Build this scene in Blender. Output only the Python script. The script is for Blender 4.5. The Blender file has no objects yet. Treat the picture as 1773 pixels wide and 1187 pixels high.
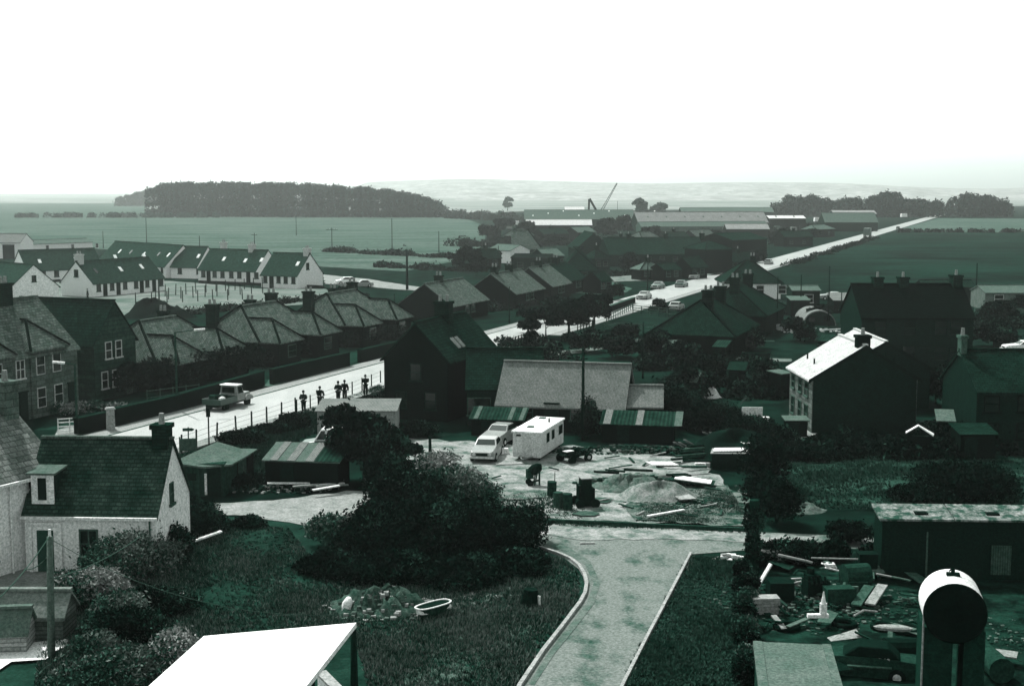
import bpy, math, random
import numpy as np
from mathutils import Vector, Matrix
random.seed(7); rng = np.random.default_rng(7)
C = bpy.context.scene.collection
S = bpy.context.scene
R = math.radians
# ------------------------------------------------------------------ camera
CAM_H, F_PX, HOR = 17.0, 2300.0, 330.0
PITCH = math.atan((593.5 - HOR) / F_PX)
cam_data = bpy.data.cameras.new('camera'); cam = bpy.data.objects.new('camera', cam_data); C.objects.link(cam)
cam_data.sensor_width = 36; cam_data.lens = 36 * F_PX / 1773 * 1.0
cam_data.clip_start = 0.5; cam_data.clip_end = 20000
cam.location = (0, 0, CAM_H); cam.rotation_euler = (math.pi / 2 - PITCH, 0, 0)
S.camera = cam
# ------------------------------------------------------------------ light
SUN_AZ, SUN_EL = -31.0, 50.0          # azimuth from +Y towards +X, elevation
w = bpy.data.worlds.new('World'); S.world = w; w.use_nodes = True
nt = w.node_tree; nt.nodes.clear()
out = nt.nodes.new('ShaderNodeOutputWorld'); bg = nt.nodes.new('ShaderNodeBackground')
sky = nt.nodes.new('ShaderNodeTexSky'); sky.sky_type = 'NISHITA'; sky.sun_disc = False
sky.sun_elevation = R(SUN_EL); sky.sun_rotation = R(SUN_AZ); sky.dust_density = 1.6; sky.air_density = 1.0; sky.ozone_density = 1.0
bw = nt.nodes.new('ShaderNodeRGBToBW'); mul = nt.nodes.new('ShaderNodeMix'); mul.data_type = 'RGBA'; mul.blend_type = 'MULTIPLY'
mul.inputs[0].default_value = 1.0
mul.inputs[7].default_value = (0.93, 1.04, 0.99, 1)      # the toned print: skylight leans green
nt.links.new(sky.outputs[0], bw.inputs[0]); nt.links.new(bw.outputs[0], mul.inputs[6]); nt.links.new(mul.outputs[2], bg.inputs[0])
bg.inputs[1].default_value = 0.12
nt.links.new(bg.outputs[0], out.inputs[0])
sd = bpy.data.lights.new('sun', 'SUN'); sd.energy = 2.3; sd.angle = R(0.5); sd.color = (1.0, 0.985, 0.96)
so = bpy.data.objects.new('sun', sd); C.objects.link(so)
dirv = Vector((math.sin(R(SUN_AZ)) * math.cos(R(SUN_EL)), math.cos(R(SUN_AZ)) * math.cos(R(SUN_EL)), math.sin(R(SUN_EL))))
so.rotation_euler = dirv.to_track_quat('Z', 'Y').to_euler()
S.view_settings.view_transform = 'Standard'; S.view_settings.look = 'None'
S.view_settings.exposure = 1.35; S.view_settings.gamma = 1.0; HAZE_D = 0.00019

# ------------------------------------------------------------------ survey helpers
def P(x, y, z=0.0):
    """ground plan position (at height z) of a surveyed point of the picture"""
    u = (x - 886.5) / F_PX; v = (593.5 - y) / F_PX
    c, s = math.cos(PITCH), math.sin(PITCH)
    d = Vector((u, c + v * s, -s + v * c))
    k = (z - CAM_H) / d.z
    return Vector((d.x * k, d.y * k, z))
def pxm(y):            # pixels of the photo per metre at ground row y
    return (y - HOR) / CAM_H
DR = Vector((math.sin(R(21)), math.cos(R(21)), 0)); NR = Vector((DR.y, -DR.x, 0)); R0 = Vector((-23.5, 102.6, 0))
def rd(s, t, z=0.0):   # along / across the main road
    p = R0 + DR * s + NR * t; return Vector((p.x, p.y, z))
# ------------------------------------------------------------------ materials
TT = [(0, (.004, .007, .006)), (.02, (.006, .0245, .0175)), (.06, (.015, .070, .048)), (.12, (.055, .14, .105)), (.2, (.145, .218, .185)),
      (.32, (.29, .335, .313)), (.5, (.485, .51, .498)), (.8, (.79, .81, .80)), (1.8, (1.8, 1.8, 1.8))]
LITF = 1.9        # picture value of a sunlit albedo
def tone(v):
    v *= LITF
    for (a, ca), (b, cb) in zip(TT, TT[1:]):
        if v <= b:
            k = (v - a) / (b - a); return tuple((ca[i] * (1 - k) + cb[i] * k) / LITF for i in range(3)) + (1,)
    return (.9, .9, .9, 1)
MATS = {}
def mat(name, v, v2=None, scale=3.0, rough=0.85, kind='noise', bump=0.2, stretch=(1, 1, 1), spec=0.0, p=None, lo=.35, hi=.68, grain=9):
    if name in MATS: return MATS[name]
    if v2 is None: v2 = v * 0.7
    m = bpy.data.materials.new(name); m.use_nodes = True; n = m.node_tree; N = n.nodes; L = n.links
    b = N['Principled BSDF']; b.inputs['Roughness'].default_value = rough; b.inputs['Specular IOR Level'].default_value = spec
    tc = N.new('ShaderNodeTexCoord'); mp = N.new('ShaderNodeMapping'); mp.inputs['Scale'].default_value = stretch
    L.new(tc.outputs['Object'], mp.inputs['Vector'])
    no = N.new('ShaderNodeTexNoise'); no.inputs['Scale'].default_value = scale; no.inputs['Detail'].default_value = 9; no.inputs['Roughness'].default_value = .68
    L.new(mp.outputs[0], no.inputs['Vector'])
    cr = N.new('ShaderNodeValToRGB'); cr.color_ramp.elements[0].position = lo; cr.color_ramp.elements[1].position = hi
    cr.color_ramp.elements[0].color = tone(v2); cr.color_ramp.elements[1].color = tone(v)
    L.new(no.outputs['Fac'], cr.inputs['Fac']); colr = cr.outputs['Color']; hgt = no.outputs['Fac']
    if kind in ('slate', 'brick', 'block'):
        bt = N.new('ShaderNodeTexBrick')
        sz = p or {'slate': (.34, .19), 'brick': (.45, .15), 'block': (.9, .35)}[kind]
        bt.inputs['Scale'].default_value = 1.0; bt.inputs['Brick Width'].default_value = sz[0]; bt.inputs['Row Height'].default_value = sz[1]
        bt.inputs['Mortar Size'].default_value = .022; bt.inputs['Mortar Smooth'].default_value = .1; bt.inputs['Bias'].default_value = 0
        bt.inputs['Color1'].default_value = (1, 1, 1, 1); bt.inputs['Color2'].default_value = (.42, .46, .44, 1)
        bt.inputs['Mortar'].default_value = (.25, .28, .27, 1)
        if kind == 'slate': L.new(tc.outputs['Object'], bt.inputs['Vector'])
        else:
            mv = N.new('ShaderNodeMapping'); mv.inputs['Rotation'].default_value = (R(90), 0, 0)
            L.new(tc.outputs['Object'], mv.inputs['Vector']); L.new(mv.outputs[0], bt.inputs['Vector'])
        mx = N.new('ShaderNodeMix'); mx.data_type = 'RGBA'; mx.blend_type = 'MULTIPLY'; mx.inputs[0].default_value = .85
        L.new(colr, mx.inputs[6]); L.new(bt.outputs['Color'], mx.inputs[7]); colr = mx.outputs[2]; hgt = bt.outputs['Fac']
    if kind in ('corr', 'planks'):
        wv = N.new('ShaderNodeTexWave'); wv.bands_direction = 'X'; wv.inputs['Scale'].default_value = p or (1.6 if kind == 'corr' else .8)
        wv.inputs['Distortion'].default_value = .15 if kind == 'corr' else .6
        if kind == 'planks': wv.wave_profile = 'SAW'
        L.new(tc.outputs['Object'], wv.inputs['Vector'])
        mx = N.new('ShaderNodeMix'); mx.data_type = 'RGBA'; mx.blend_type = 'MULTIPLY'; mx.inputs[0].default_value = .45
        L.new(colr, mx.inputs[6]); L.new(wv.outputs['Color'], mx.inputs[7]); colr = mx.outputs[2]; hgt = wv.outputs['Fac']
    if grain:
        gn = N.new('ShaderNodeTexNoise'); gn.inputs['Scale'].default_value = grain; gn.inputs['Detail'].default_value = 3; gn.inputs['Roughness'].default_value = .75
        L.new(tc.outputs['Object'], gn.inputs['Vector'])
        gr = N.new('ShaderNodeValToRGB'); gr.color_ramp.elements[0].position = .36; gr.color_ramp.elements[1].position = .64
        gr.color_ramp.elements[0].color = (.55, .58, .57, 1); gr.color_ramp.elements[1].color = (1.25, 1.22, 1.23, 1); L.new(gn.outputs['Fac'], gr.inputs['Fac'])
        gx = N.new('ShaderNodeMix'); gx.data_type = 'RGBA'; gx.blend_type = 'MULTIPLY'; gx.inputs[0].default_value = .9
        L.new(colr, gx.inputs[6]); L.new(gr.outputs[0], gx.inputs[7]); colr = gx.outputs[2]
    L.new(colr, b.inputs['Base Color'])
    if bump:
        bp = N.new('ShaderNodeBump'); bp.inputs['Strength'].default_value = bump; bp.inputs['Distance'].default_value = .05
        L.new(hgt, bp.inputs['Height']); L.new(bp.outputs[0], b.inputs['Normal'])
    MATS[name] = m; return m
# ------------------------------------------------------------------ mesh builder
class MB:
    def __init__(s, M=None): s.v = []; s.f = []; s.mi = []; s.M = M; s.k = 0
    def pt(s, p):
        p = Vector(p)
        if s.M: p = s.M @ p
        s.v.append(tuple(p)); return len(s.v) - 1
    def face(s, pts): s.f.append([s.pt(p) for p in pts]); s.mi.append(s.k)
    def idx(s, ids): s.f.append(list(ids)); s.mi.append(s.k)
    def hexa(s, q):
        i = [s.pt(p) for p in q]
        for f in ((3, 2, 1, 0), (4, 5, 6, 7), (0, 1, 5, 4), (1, 2, 6, 5), (2, 3, 7, 6), (3, 0, 4, 7)): s.idx([i[k] for k in f])
    def box(s, x0, x1, y0, y1, z0, z1, tx=0, ty=0):
        s.hexa([(x0, y0, z0), (x1, y0, z0), (x1, y1, z0), (x0, y1, z0), (x0 + tx, y0 + ty, z1), (x1 - tx, y0 + ty, z1), (x1 - tx, y1 - ty, z1), (x0 + tx, y1 - ty, z1)])
    def prism(s, poly, z0, z1):
        n = len(poly); a = [s.pt((p[0], p[1], z0)) for p in poly]; b = [s.pt((p[0], p[1], z1)) for p in poly]
        s.idx(a[::-1]); s.idx(b)
        for i in range(n): j = (i + 1) % n; s.idx([a[i], a[j], b[j], b[i]])
    def slab(s, poly, t):     # polygon pushed straight down by t
        n = len(poly); a = [s.pt(p) for p in poly]; b = [s.pt((p[0], p[1], p[2] - t)) for p in poly]
        s.idx(a); s.idx(b[::-1])
        for i in range(n): j = (i + 1) % n; s.idx([b[i], b[j], a[j], a[i]])
    def ext(s, prof, x0, x1, ax='x'):   # profile (a,z) extruded along x or y
        g = (lambda a, z, x: (x, a, z)) if ax == 'x' else (lambda a, z, x: (a, x, z))
        A = [s.pt(g(p[0], p[1], x0)) for p in prof]; B = [s.pt(g(p[0], p[1], x1)) for p in prof]; n = len(prof)
        s.idx(A[::-1]); s.idx(B)
        for i in range(n): j = (i + 1) % n; s.idx([A[i], A[j], B[j], B[i]])
    def cyl(s, p0, p1, r0, r1=None, n=8, cap=True):
        if r1 is None: r1 = r0
        p0, p1 = Vector(p0), Vector(p1); d = (p1 - p0).normalized()
        a = d.orthogonal().normalized(); b = d.cross(a)
        A = []; B = []
        for i in range(n):
            t = 2 * math.pi * i / n; o = a * math.cos(t) + b * math.sin(t)
            A.append(s.pt(p0 + o * r0)); B.append(s.pt(p1 + o * r1))
        for i in range(n): j = (i + 1) % n; s.idx([A[i], A[j], B[j], B[i]])
        if cap: s.idx(A[::-1]); s.idx(B)
    def loft(s, secs):
        rows = [[s.pt(p) for p in sec] for sec in secs]; n = len(rows[0])
        for a, b in zip(rows, rows[1:]):
            for i in range(n): j = (i + 1) % n; s.idx([a[i], a[j], b[j], b[i]])
        s.idx(rows[0][::-1]); s.idx(rows[-1])
    def bar(s, p0, p1, w, h):
        p0, p1 = Vector(p0), Vector(p1); d = (p1 - p0); d.normalize()
        sd = Vector((-d.y, d.x, 0)); sd = sd.normalized() if sd.length > 1e-4 else Vector((1, 0, 0)); up = d.cross(sd) * -1
        a, b = sd * w / 2, up * h / 2
        s.hexa([p0 - a - b, p0 + a - b, p0 + a + b, p0 - a + b, p1 - a - b, p1 + a - b, p1 + a + b, p1 - a + b])
    def build(s, name, m, parent=None, smooth=False, bevel=0):
        me = bpy.data.meshes.new(name); me.from_pydata(s.v, [], s.f)
        for mm in (m if isinstance(m, (list, tuple)) else [m]): me.materials.append(mm)
        if max(s.mi or [0]) > 0: me.polygons.foreach_set('material_index', s.mi)
        import bmesh
        bm = bmesh.new(); bm.from_mesh(me); bmesh.ops.recalc_face_normals(bm, faces=bm.faces); bm.to_mesh(me); bm.free()
        if smooth: me.polygons.foreach_set('use_smooth', [True] * len(me.polygons))
        o = bpy.data.objects.new(name, me); C.objects.link(o)
        if parent: o.parent = parent
        if bevel:
            bv = o.modifiers.new('bevel', 'BEVEL'); bv.width = bevel; bv.segments = 2; bv.limit_method = 'ANGLE'
        return o
def tag(o, label=None, cat=None, group=None, kind=None):
    if label: o['label'] = label
    if cat: o['category'] = cat
    if group: o['group'] = group
    if kind: o['kind'] = kind
    return o
def thing(name, label, cat, loc=(0, 0, 0), rz=0, group=None):
    o = bpy.data.objects.new(name, None); C.objects.link(o); o.location = loc; o.rotation_euler = (0, 0, rz); o.empty_display_size = .5
    return tag(o, label, cat, group)
def copy_tree(o, parent=None):
    c = o.copy(); C.objects.link(c); c.parent = parent
    for ch in [x for x in ALLCH(o)]: copy_tree(ch, c)
    return c
def ALLCH(o): return [x for x in C.objects if x.parent == o]
def sheet(name, pts, z, m, label=None, cat=None, kind='structure', jit=0, step=2.0, grid=False):
    """a flat sheet on the ground with a slightly uneven outline"""
    q = []
    for a, b in zip(pts, pts[1:] + pts[:1]):
        n = max(1, int((b - a).length / step)) if jit else 1
        for i in range(n):
            p = a.lerp(b, i / n)
            if jit and i: p = p + Vector((random.uniform(-jit, jit), random.uniform(-jit, jit), 0))
            q.append((p.x, p.y, z))
    me = bpy.data.meshes.new(name); me.from_pydata(q, [], [list(range(len(q)))]); me.materials.append(m)
    o = bpy.data.objects.new(name, me); C.objects.link(o)
    return tag(o, label, cat, kind=kind)

# palette -----------------------------------------------------------
M_white = mat('white_render', .9, .76, 2.5, bump=.3)
M_cream = mat('pale_roughcast', .86, .74, 6, bump=.4)
M_stone = mat('dark_stone', .06, .032, 2.5, kind='block', bump=.4)
M_stonel = mat('grey_stone', .15, .09, 2.5, kind='block', bump=.4)
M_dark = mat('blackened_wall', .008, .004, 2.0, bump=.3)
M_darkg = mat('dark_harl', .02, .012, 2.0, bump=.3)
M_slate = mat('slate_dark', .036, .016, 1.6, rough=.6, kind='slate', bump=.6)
M_slatem = mat('slate_mid', .17, .095, 1.6, rough=.55, kind='slate', bump=.5)
M_slatel = mat('slate_light', .26, .15, 1.3, rough=.55, kind='slate', bump=.6, p=(.4, .24))
M_tile = mat('estate_tile', .065, .045, 1.5, rough=.7, kind='slate', bump=.4)
M_tin = mat('tin_sheet_pale', .24, .17, 1.2, rough=.6, kind='corr', bump=.15, p=3.2)
M_tinw = mat('tin_sheet_white', .8, .66, 1.2, rough=.5, kind='corr', bump=.3, p=1.2)
M_tind = mat('tin_sheet_rusty', .05, .02, 1.4, rough=.7, kind='corr', bump=.5, p=1.2)
M_felt = mat('roof_felt', .13, .085, 2.0, bump=.3)
M_tinf = mat('factory_sheet', .36, .26, .5, rough=.6, kind='corr', bump=.1, p=1.2)
M_greyw = mat('grey_wall', .2, .12, 2.5, kind='block', bump=.3)
M_whites = mat('pale_roof_sheet', .52, .36, 1.4, rough=.6, bump=.1)
M_whiter = mat('white_roof_paint', .88, .8, 1.0, rough=.5, bump=.1)
M_glass = mat('window_glass', .012, .008, 1, rough=.12, bump=0, spec=.5)
M_frame = mat('window_paint', .55, .45, 4, bump=0)
M_framed = mat('dull_paint', .1, .06, 4, bump=0)
M_wood = mat('weathered_wood', .08, .04, 5, bump=.3, stretch=(1, 1, .2))
M_woodd = mat('tarred_wood', .018, .009, 5, bump=.3)
M_woodp = mat('timber_planks', .06, .03, 3, kind='planks', bump=.5)
M_plank = mat('bare_timber', .3, .18, 3, bump=.3)
M_board = mat('white_board', .8, .68, 3, bump=.1)
M_conc = mat('concrete', .32, .24, 1.2, bump=.3)
M_kerb = mat('kerb_stone', .36, .26, 2, bump=.2)
M_metal = mat('galvanised', .3, .2, 4, rough=.4, bump=.05)
M_black = mat('black_iron', .014, .007, 4, rough=.5, bump=.1)
M_rust = mat('rusty_iron', .045, .02, 5, rough=.8, bump=.3)
M_tyre = mat('tyre_rubber', .012, .008, 4, bump=0)
M_chrome = mat('chrome', .6, .5, 4, rough=.25, bump=0)
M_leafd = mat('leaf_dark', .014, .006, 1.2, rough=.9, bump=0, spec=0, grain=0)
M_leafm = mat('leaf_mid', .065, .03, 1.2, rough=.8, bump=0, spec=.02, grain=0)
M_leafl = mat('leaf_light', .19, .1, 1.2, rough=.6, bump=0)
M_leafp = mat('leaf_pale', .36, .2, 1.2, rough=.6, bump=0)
M_bark = mat('bark', .03, .015, 6, bump=.5)
M_chim = mat('chimney_stone', .03, .017, 4, kind='brick', bump=.3)
M_chimw = mat('chimney_render', .5, .4, 4, bump=.3)
M_gra = mat('grass_blade', .065, .035, .6, rough=.9, bump=0, spec=0, grain=0)
M_grb = mat('grass_blade_pale', .18, .1, .6, rough=.9, bump=0, spec=0, grain=0)
M_pot = mat('chimney_clay', .3, .2, 4, bump=0)
# ------------------------------------------------------------------ houses
def shell(wb, rb, L, w, ze, zr, hip=(0, 0), ov=.3, vg=.12, t=.12):
    m = (zr - ze) / (w / 2); h0, h1 = hip
    if not h0 and not h1: wb.ext([(0, 0), (w, 0), (w, ze), (w / 2, zr - .01), (0, ze)], 0, L)
    else:
        wb.box(0, L, 0, w, 0, ze)
        for h, a, b in ((h0, 0, .3), (h1, L - .3, L)):
            if not h: wb.ext([(0, ze), (w, ze), (w / 2, zr - .01)], a, b)
    xa = -ov if h0 else -vg; xb = L + ov if h1 else L + vg
    rx0 = h0 if h0 else -vg; rx1 = L - h1 if h1 else L + vg
    zo = ze + t - m * ov; zt = zr + t
    if h0 + h1 >= L: rx0 = rx1 = L * h0 / (h0 + h1)
    rb.slab([(xa, -ov, zo), (xb, -ov, zo), (rx1, w / 2, zt)] + ([(rx0, w / 2, zt)] if rx1 > rx0 else []), t)
    rb.slab([(xb, w + ov, zo), (xa, w + ov, zo), (rx0, w / 2, zt)] + ([(rx1, w / 2, zt)] if rx1 > rx0 else []), t)
    if h0: rb.slab([(xa, w + ov, zo), (xa, -ov, zo), (rx0, w / 2, zt)], t)
    if h1: rb.slab([(xb, -ov, zo), (xb, w + ov, zo), (rx1, w / 2, zt)], t)
def opening(root, kind, face, u, z, ww, hh, L, w, fm=None, gm=None, bars=1):
    g = {'F': lambda a, d, zz: (a, -d, zz), 'B': lambda a, d, zz: (a, w + d, zz), 'R': lambda a, d, zz: (L + d, a, zz), 'L': lambda a, d, zz: (-d, a, zz)}[face]
    def bx(mb, a0, a1, d0, d1, z0, z1): mb.hexa([g(a0, d0, z0), g(a1, d0, z0), g(a1, d1, z0), g(a0, d1, z0), g(a0, d0, z1), g(a1, d0, z1), g(a1, d1, z1), g(a0, d1, z1)])
    f = MB(); e = .07
    if kind == 'door':
        bx(f, u - ww / 2, u + ww / 2, -.02, .05, z, z + hh); bx(f, u - ww / 2 - .08, u + ww / 2 + .08, -.02, .1, z + hh, z + hh + .1)
        return f.build('door', fm or M_woodd, root)
    for a0, a1, z0, z1 in ((u - ww / 2 - e, u - ww / 2, z, z + hh), (u + ww / 2, u + ww / 2 + e, z, z + hh), (u - ww / 2 - e, u + ww / 2 + e, z + hh, z + hh + e)):
        bx(f, a0, a1, -.02, .06, z0, z1)
    if bars:
        bx(f, u - ww / 2, u + ww / 2, -.02, .045, z + hh / 2 - .03, z + hh / 2 + .03)
        if bars > 1: bx(f, u - .03, u + .03, -.02, .045, z, z + hh / 2 - .03); bx(f, u - .03, u + .03, -.02, .045, z + hh / 2 + .03, z + hh)
    o = f.build('window', fm or M_frame, root)
    s = MB(); bx(s, u - ww / 2 - .15, u + ww / 2 + .15, -.02, .13, z - .12, z); s.build('sill', fm or M_frame, o)
    p = MB(); bx(p, u - ww / 2, u + ww / 2, -.02, .02, z, z + hh); p.build('pane', gm or M_glass, o)
    return o
def chimney(root, x, y, wx, wy, z0, z1, pots=2, m=None, ax='x'):
    b = MB(); b.box(x - wx / 2, x + wx / 2, y - wy / 2, y + wy / 2, z0, z1 - .2); b.box(x - wx / 2 - .08, x + wx / 2 + .08, y - wy / 2 - .08, y + wy / 2 + .08, z1 - .2, z1)
    o = b.build('chimney', m or M_chim, root)
    for k in range(pots):
        d = ((k + .5) / pots - .5); px = x + (d * wx if wx >= wy else 0); py = y + (d * wy if wy > wx else 0)
        c = MB(); c.cyl((px, py, z1), (px, py, z1 + .5), .15, .12, 8); c.build('chimney_pot', M_pot, o)
    return o
def house(name, label, cat, o, ang, L, w, ze, zr, wm, rm, hip=(0, 0), ov=.3, wins=(), doors=(), chims=(), skyl=(), group=None, fm=None, bars=1, wings=(), ridge=None, gutter=None, cm=None, edge_shade=None):
    root = thing(name, label, cat, (o.x, o.y, o.z), R(ang), group)
    wb, rb = MB(), MB(); shell(wb, rb, L, w, ze, zr, hip, ov)
    W = wb.build('wall', wm, root); Rf = rb.build('roof', rm, root)
    m = (zr - ze) / (w / 2)
    if ridge is not None or True:
        b = MB(); b.box((hip[0] or -.12), L - (hip[1] or -.12), w / 2 - .14, w / 2 + .14, zr + .1, zr + .2)
        b.build('ridge_tiles', ridge or rm, root)
    zo = ze + .12 - m * ov; zt = zr + .12
    hb = None
    def hipbar(mb, a, c): q = MB(); q.bar(Vector(a) + Vector((0, 0, .06)), Vector(c) + Vector((0, 0, .06)), .2, .12); q.build('hip_tiles', M_dark, root)
    if hip[0]: hipbar(hb, (-ov, -ov, zo), (hip[0], w / 2, zt)); hipbar(hb, (-ov, w + ov, zo), (hip[0], w / 2, zt))
    if hip[1]: hipbar(hb, (L + ov, -ov, zo), (L - hip[1], w / 2, zt)); hipbar(hb, (L + ov, w + ov, zo), (L - hip[1], w / 2, zt))
    for (x0, x1, proj, wze, wzr, hp, ws) in wings:
        if hp:
            xm = (x0 + x1) / 2; wm2 = (wzr - wze) / ((x1 - x0) / 2); wo = wze + .12 - wm2 * ov
            hipbar(hb, (x0 - ov, -proj - ov, wo), (xm, -proj + hp, wzr + .12)); hipbar(hb, (x1 + ov, -proj - ov, wo), (xm, -proj + hp, wzr + .12)); hipbar(hb, (xm, -proj + hp, wzr + .12), (xm, w * .36, wzr + .12))
    if edge_shade:
        b = MB()
        for y0, y1 in ((-ov, w / 2), (w + ov, w / 2)):
            zf = lambda y: ze + m * min(y, w - y); b.hexa([(L + .1, y0, zf(y0) - .1), (L + .17, y0, zf(y0) - .1), (L + .17, y1, zf(y1) - .1), (L + .1, y1, zf(y1) - .1), (L + .1, y0, zf(y0) + .15), (L + .17, y0, zf(y0) + .15), (L + .17, y1, zf(y1) + .15), (L + .1, y1, zf(y1) + .15)])
        b.build('verge_shade', edge_shade, root)  # dark strip added over the slab edge, standing in for its shade
    if gutter:
        b = MB(); b.box(-.1, L + .1, -ov - .14, -ov, ze - m * ov + .02, ze - m * ov + .14); b.build('gutter', gutter, root)
    for a in wins: opening(root, 'window', *a[:5], L, w, fm, None, bars)
    for a in doors: opening(root, 'door', *a[:5], L, w, a[5] if len(a) > 5 else None)
    for a in chims: chimney(root, *a, **({'m': cm} if cm else {}))
    for u, fr, sm in skyl:
        y0, y1 = fr * w / 2 - .35, fr * w / 2 + .35; zz = lambda y: ze + .12 + m * y
        b = MB(); b.slab([(u - .28, y0, zz(y0) + .08), (u + .28, y0, zz(y0) + .08), (u + .28, y1, zz(y1) + .08), (u - .28, y1, zz(y1) + .08)], .12)
        b.build('skylight', sm, root)
    for (x0, x1, proj, wze, wzr, hp, ws) in wings:
        Mx = Matrix(((0, -1, 0, x1), (1, 0, 0, -proj), (0, 0, 1, 0), (0, 0, 0, 1)))
        a, b = MB(Mx), MB(Mx); shell(a, b, proj + w / 2, x1 - x0, wze, wzr, (hp, 0), ov)
        wi = a.build('wing_wall', wm, root); b.build('wing_roof', rm, root)
        for (u, z, ww, hh) in ws:
            f = MB(); f.box(u - ww / 2 - .07, u + ww / 2 + .07, -proj - .05, -proj + .02, z - .07, z + hh + .07); q = f.build('window', fm or M_frame, root)
            f = MB(); f.box(u - ww / 2, u + ww / 2, -proj - .07, -proj, z, z + hh / 2 - .03); f.box(u - ww / 2, u + ww / 2, -proj - .07, -proj, z + hh / 2 + .03, z + hh); f.build('pane', M_glass, q)
    return root
def AX(v): return math.degrees(math.atan2(v.y, v.x))
# ------------------------------------------------------------------ vegetation
def leaf_arrays(blobs, n, size, inner=.45, up=0.25):
    vol = np.array([b[1] * b[2] * b[3] for b in blobs]) ** .67; pr = vol / vol.sum()
    k = rng.choice(len(blobs), n, p=pr); c = np.array([b[0] for b in blobs])[k]; r = np.array([b[1:4] for b in blobs])[k]
    d = rng.normal(size=(n, 3)); d /= np.linalg.norm(d, axis=1)[:, None]; d[:, 2] = np.where(d[:, 2] < -.5, -d[:, 2], d[:, 2])
    rad = inner + (1 - inner) * rng.random(n) ** .5; rad = np.where(rng.random(n) < .07, rad * 1.22, rad)
    ph = np.sin(d[:, 0] * 5 + k) * np.cos(d[:, 1] * 6 + k * 2) * .13 + np.sin(d[:, 2] * 9 + k * 3) * .07 + 1
    ctr = c + d * r * (rad * ph)[:, None]; ctr[:, 2] = np.maximum(ctr[:, 2], .03)
    a = rng.normal(size=(n, 3)); a[:, 2] += up; a /= np.linalg.norm(a, axis=1)[:, None]
    b = np.cross(a, rng.normal(size=(n, 3))); b /= np.linalg.norm(b, axis=1)[:, None]
    s = size * (.6 + .8 * rng.random(n))[:, None]; a = a * s; b = b * s * .55
    V = np.stack([ctr - a, ctr + b * .9 - a * .1, ctr + a, ctr - b * .9 + a * .1], 1).reshape(-1, 3)
    return V, (np.sin(ctr[:, 0] * 1.7) + np.sin(ctr[:, 1] * 1.3 + ctr[:, 2]) + rng.normal(size=n) * .9)
def leaf_mesh(name, blobs, n, size, mats, parent=None, inner=.45, thr=1.1):
    V, q = leaf_arrays(blobs, n, size, inner)
    me = bpy.data.meshes.new(name); F = np.arange(len(V)).reshape(-1, 4)
    me.from_pydata(V.tolist(), [], F.tolist())
    for m in mats: me.materials.append(m)
    if len(mats) > 1: me.polygons.foreach_set('material_index', (q > thr).astype(int))
    o = bpy.data.objects.new(name, me); C.objects.link(o)
    if parent: o.parent = parent
    return o
def bush(label, c, r, h, n, size, mats, cat='bush', name='bush', group=None, nb=6, thr=1.1, stems=True, inner=.4):
    root = thing(name, label, cat, (c.x, c.y, c.z), 0, group)
    bl = []; n = int(n * 1.7); size *= .72
    for i in range(nb):
        a = random.uniform(0, 6.28); q = random.uniform(.1, .6) * r; hh = h * random.uniform(.32, .5)
        bl.append(((math.cos(a) * q, math.sin(a) * q, hh * random.uniform(.6, 1.2)), r * random.uniform(.45, .65), r * random.uniform(.45, .65), hh))
    bl.append(((0, 0, h * .5), r * .6, r * .6, h * .5))
    leaf_mesh('foliage', bl, n, size, mats, root, inner, thr)
    if stems:
        b = MB()
        for i in range(5):
            a = random.uniform(0, 6.28); b.cyl((0, 0, 0), (math.cos(a) * r * .5, math.sin(a) * r * .5, h * .7), .05, .02, 5)
        b.build('stems', M_bark, root)
    return root
def tree(label, c, h, r, n, size, mats, trunk_r=.2, crown0=.35, nb=8, name='tree', group=None, conifer=False, thr=1.1, lean=0):
    root = thing(name, label, 'tree', (c.x, c.y, c.z), 0, group)
    b = MB(); top = Vector((lean, 0, h * .8)); mid = Vector((lean * .3, random.uniform(-.2, .2), h * crown0))
    b.cyl((0, 0, -.1), mid, trunk_r, trunk_r * .7, 8); b.cyl(mid, top, trunk_r * .7, trunk_r * .2, 6)
    bl = []
    for i in range(nb):
        a = 6.28 * i / nb + random.uniform(-.4, .4); q = r * random.uniform(.3, .7); z = h * random.uniform(crown0 + .1, .85)
        if conifer: q *= max(.1, 1.1 - z / h)
        p = Vector((math.cos(a) * q + lean * z / h, math.sin(a) * q, z)); b.cyl(mid.lerp(top, max(0, (z / h - crown0) * .8)), p, trunk_r * .35, trunk_r * .1, 5)
        s = r * random.uniform(.32, .52) * (max(.3, 1.3 - z / h) if conifer else 1)
        bl.append((tuple(p), s, s, s * random.uniform(.6, .9)))
    bl.append(((lean * .7, 0, h * .78), r * .4, r * .4, h * .2))
    b.build('trunk', M_bark, root, smooth=True)
    leaf_mesh('crown', bl, n, size, mats, root, .3, thr)
    return root
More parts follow.
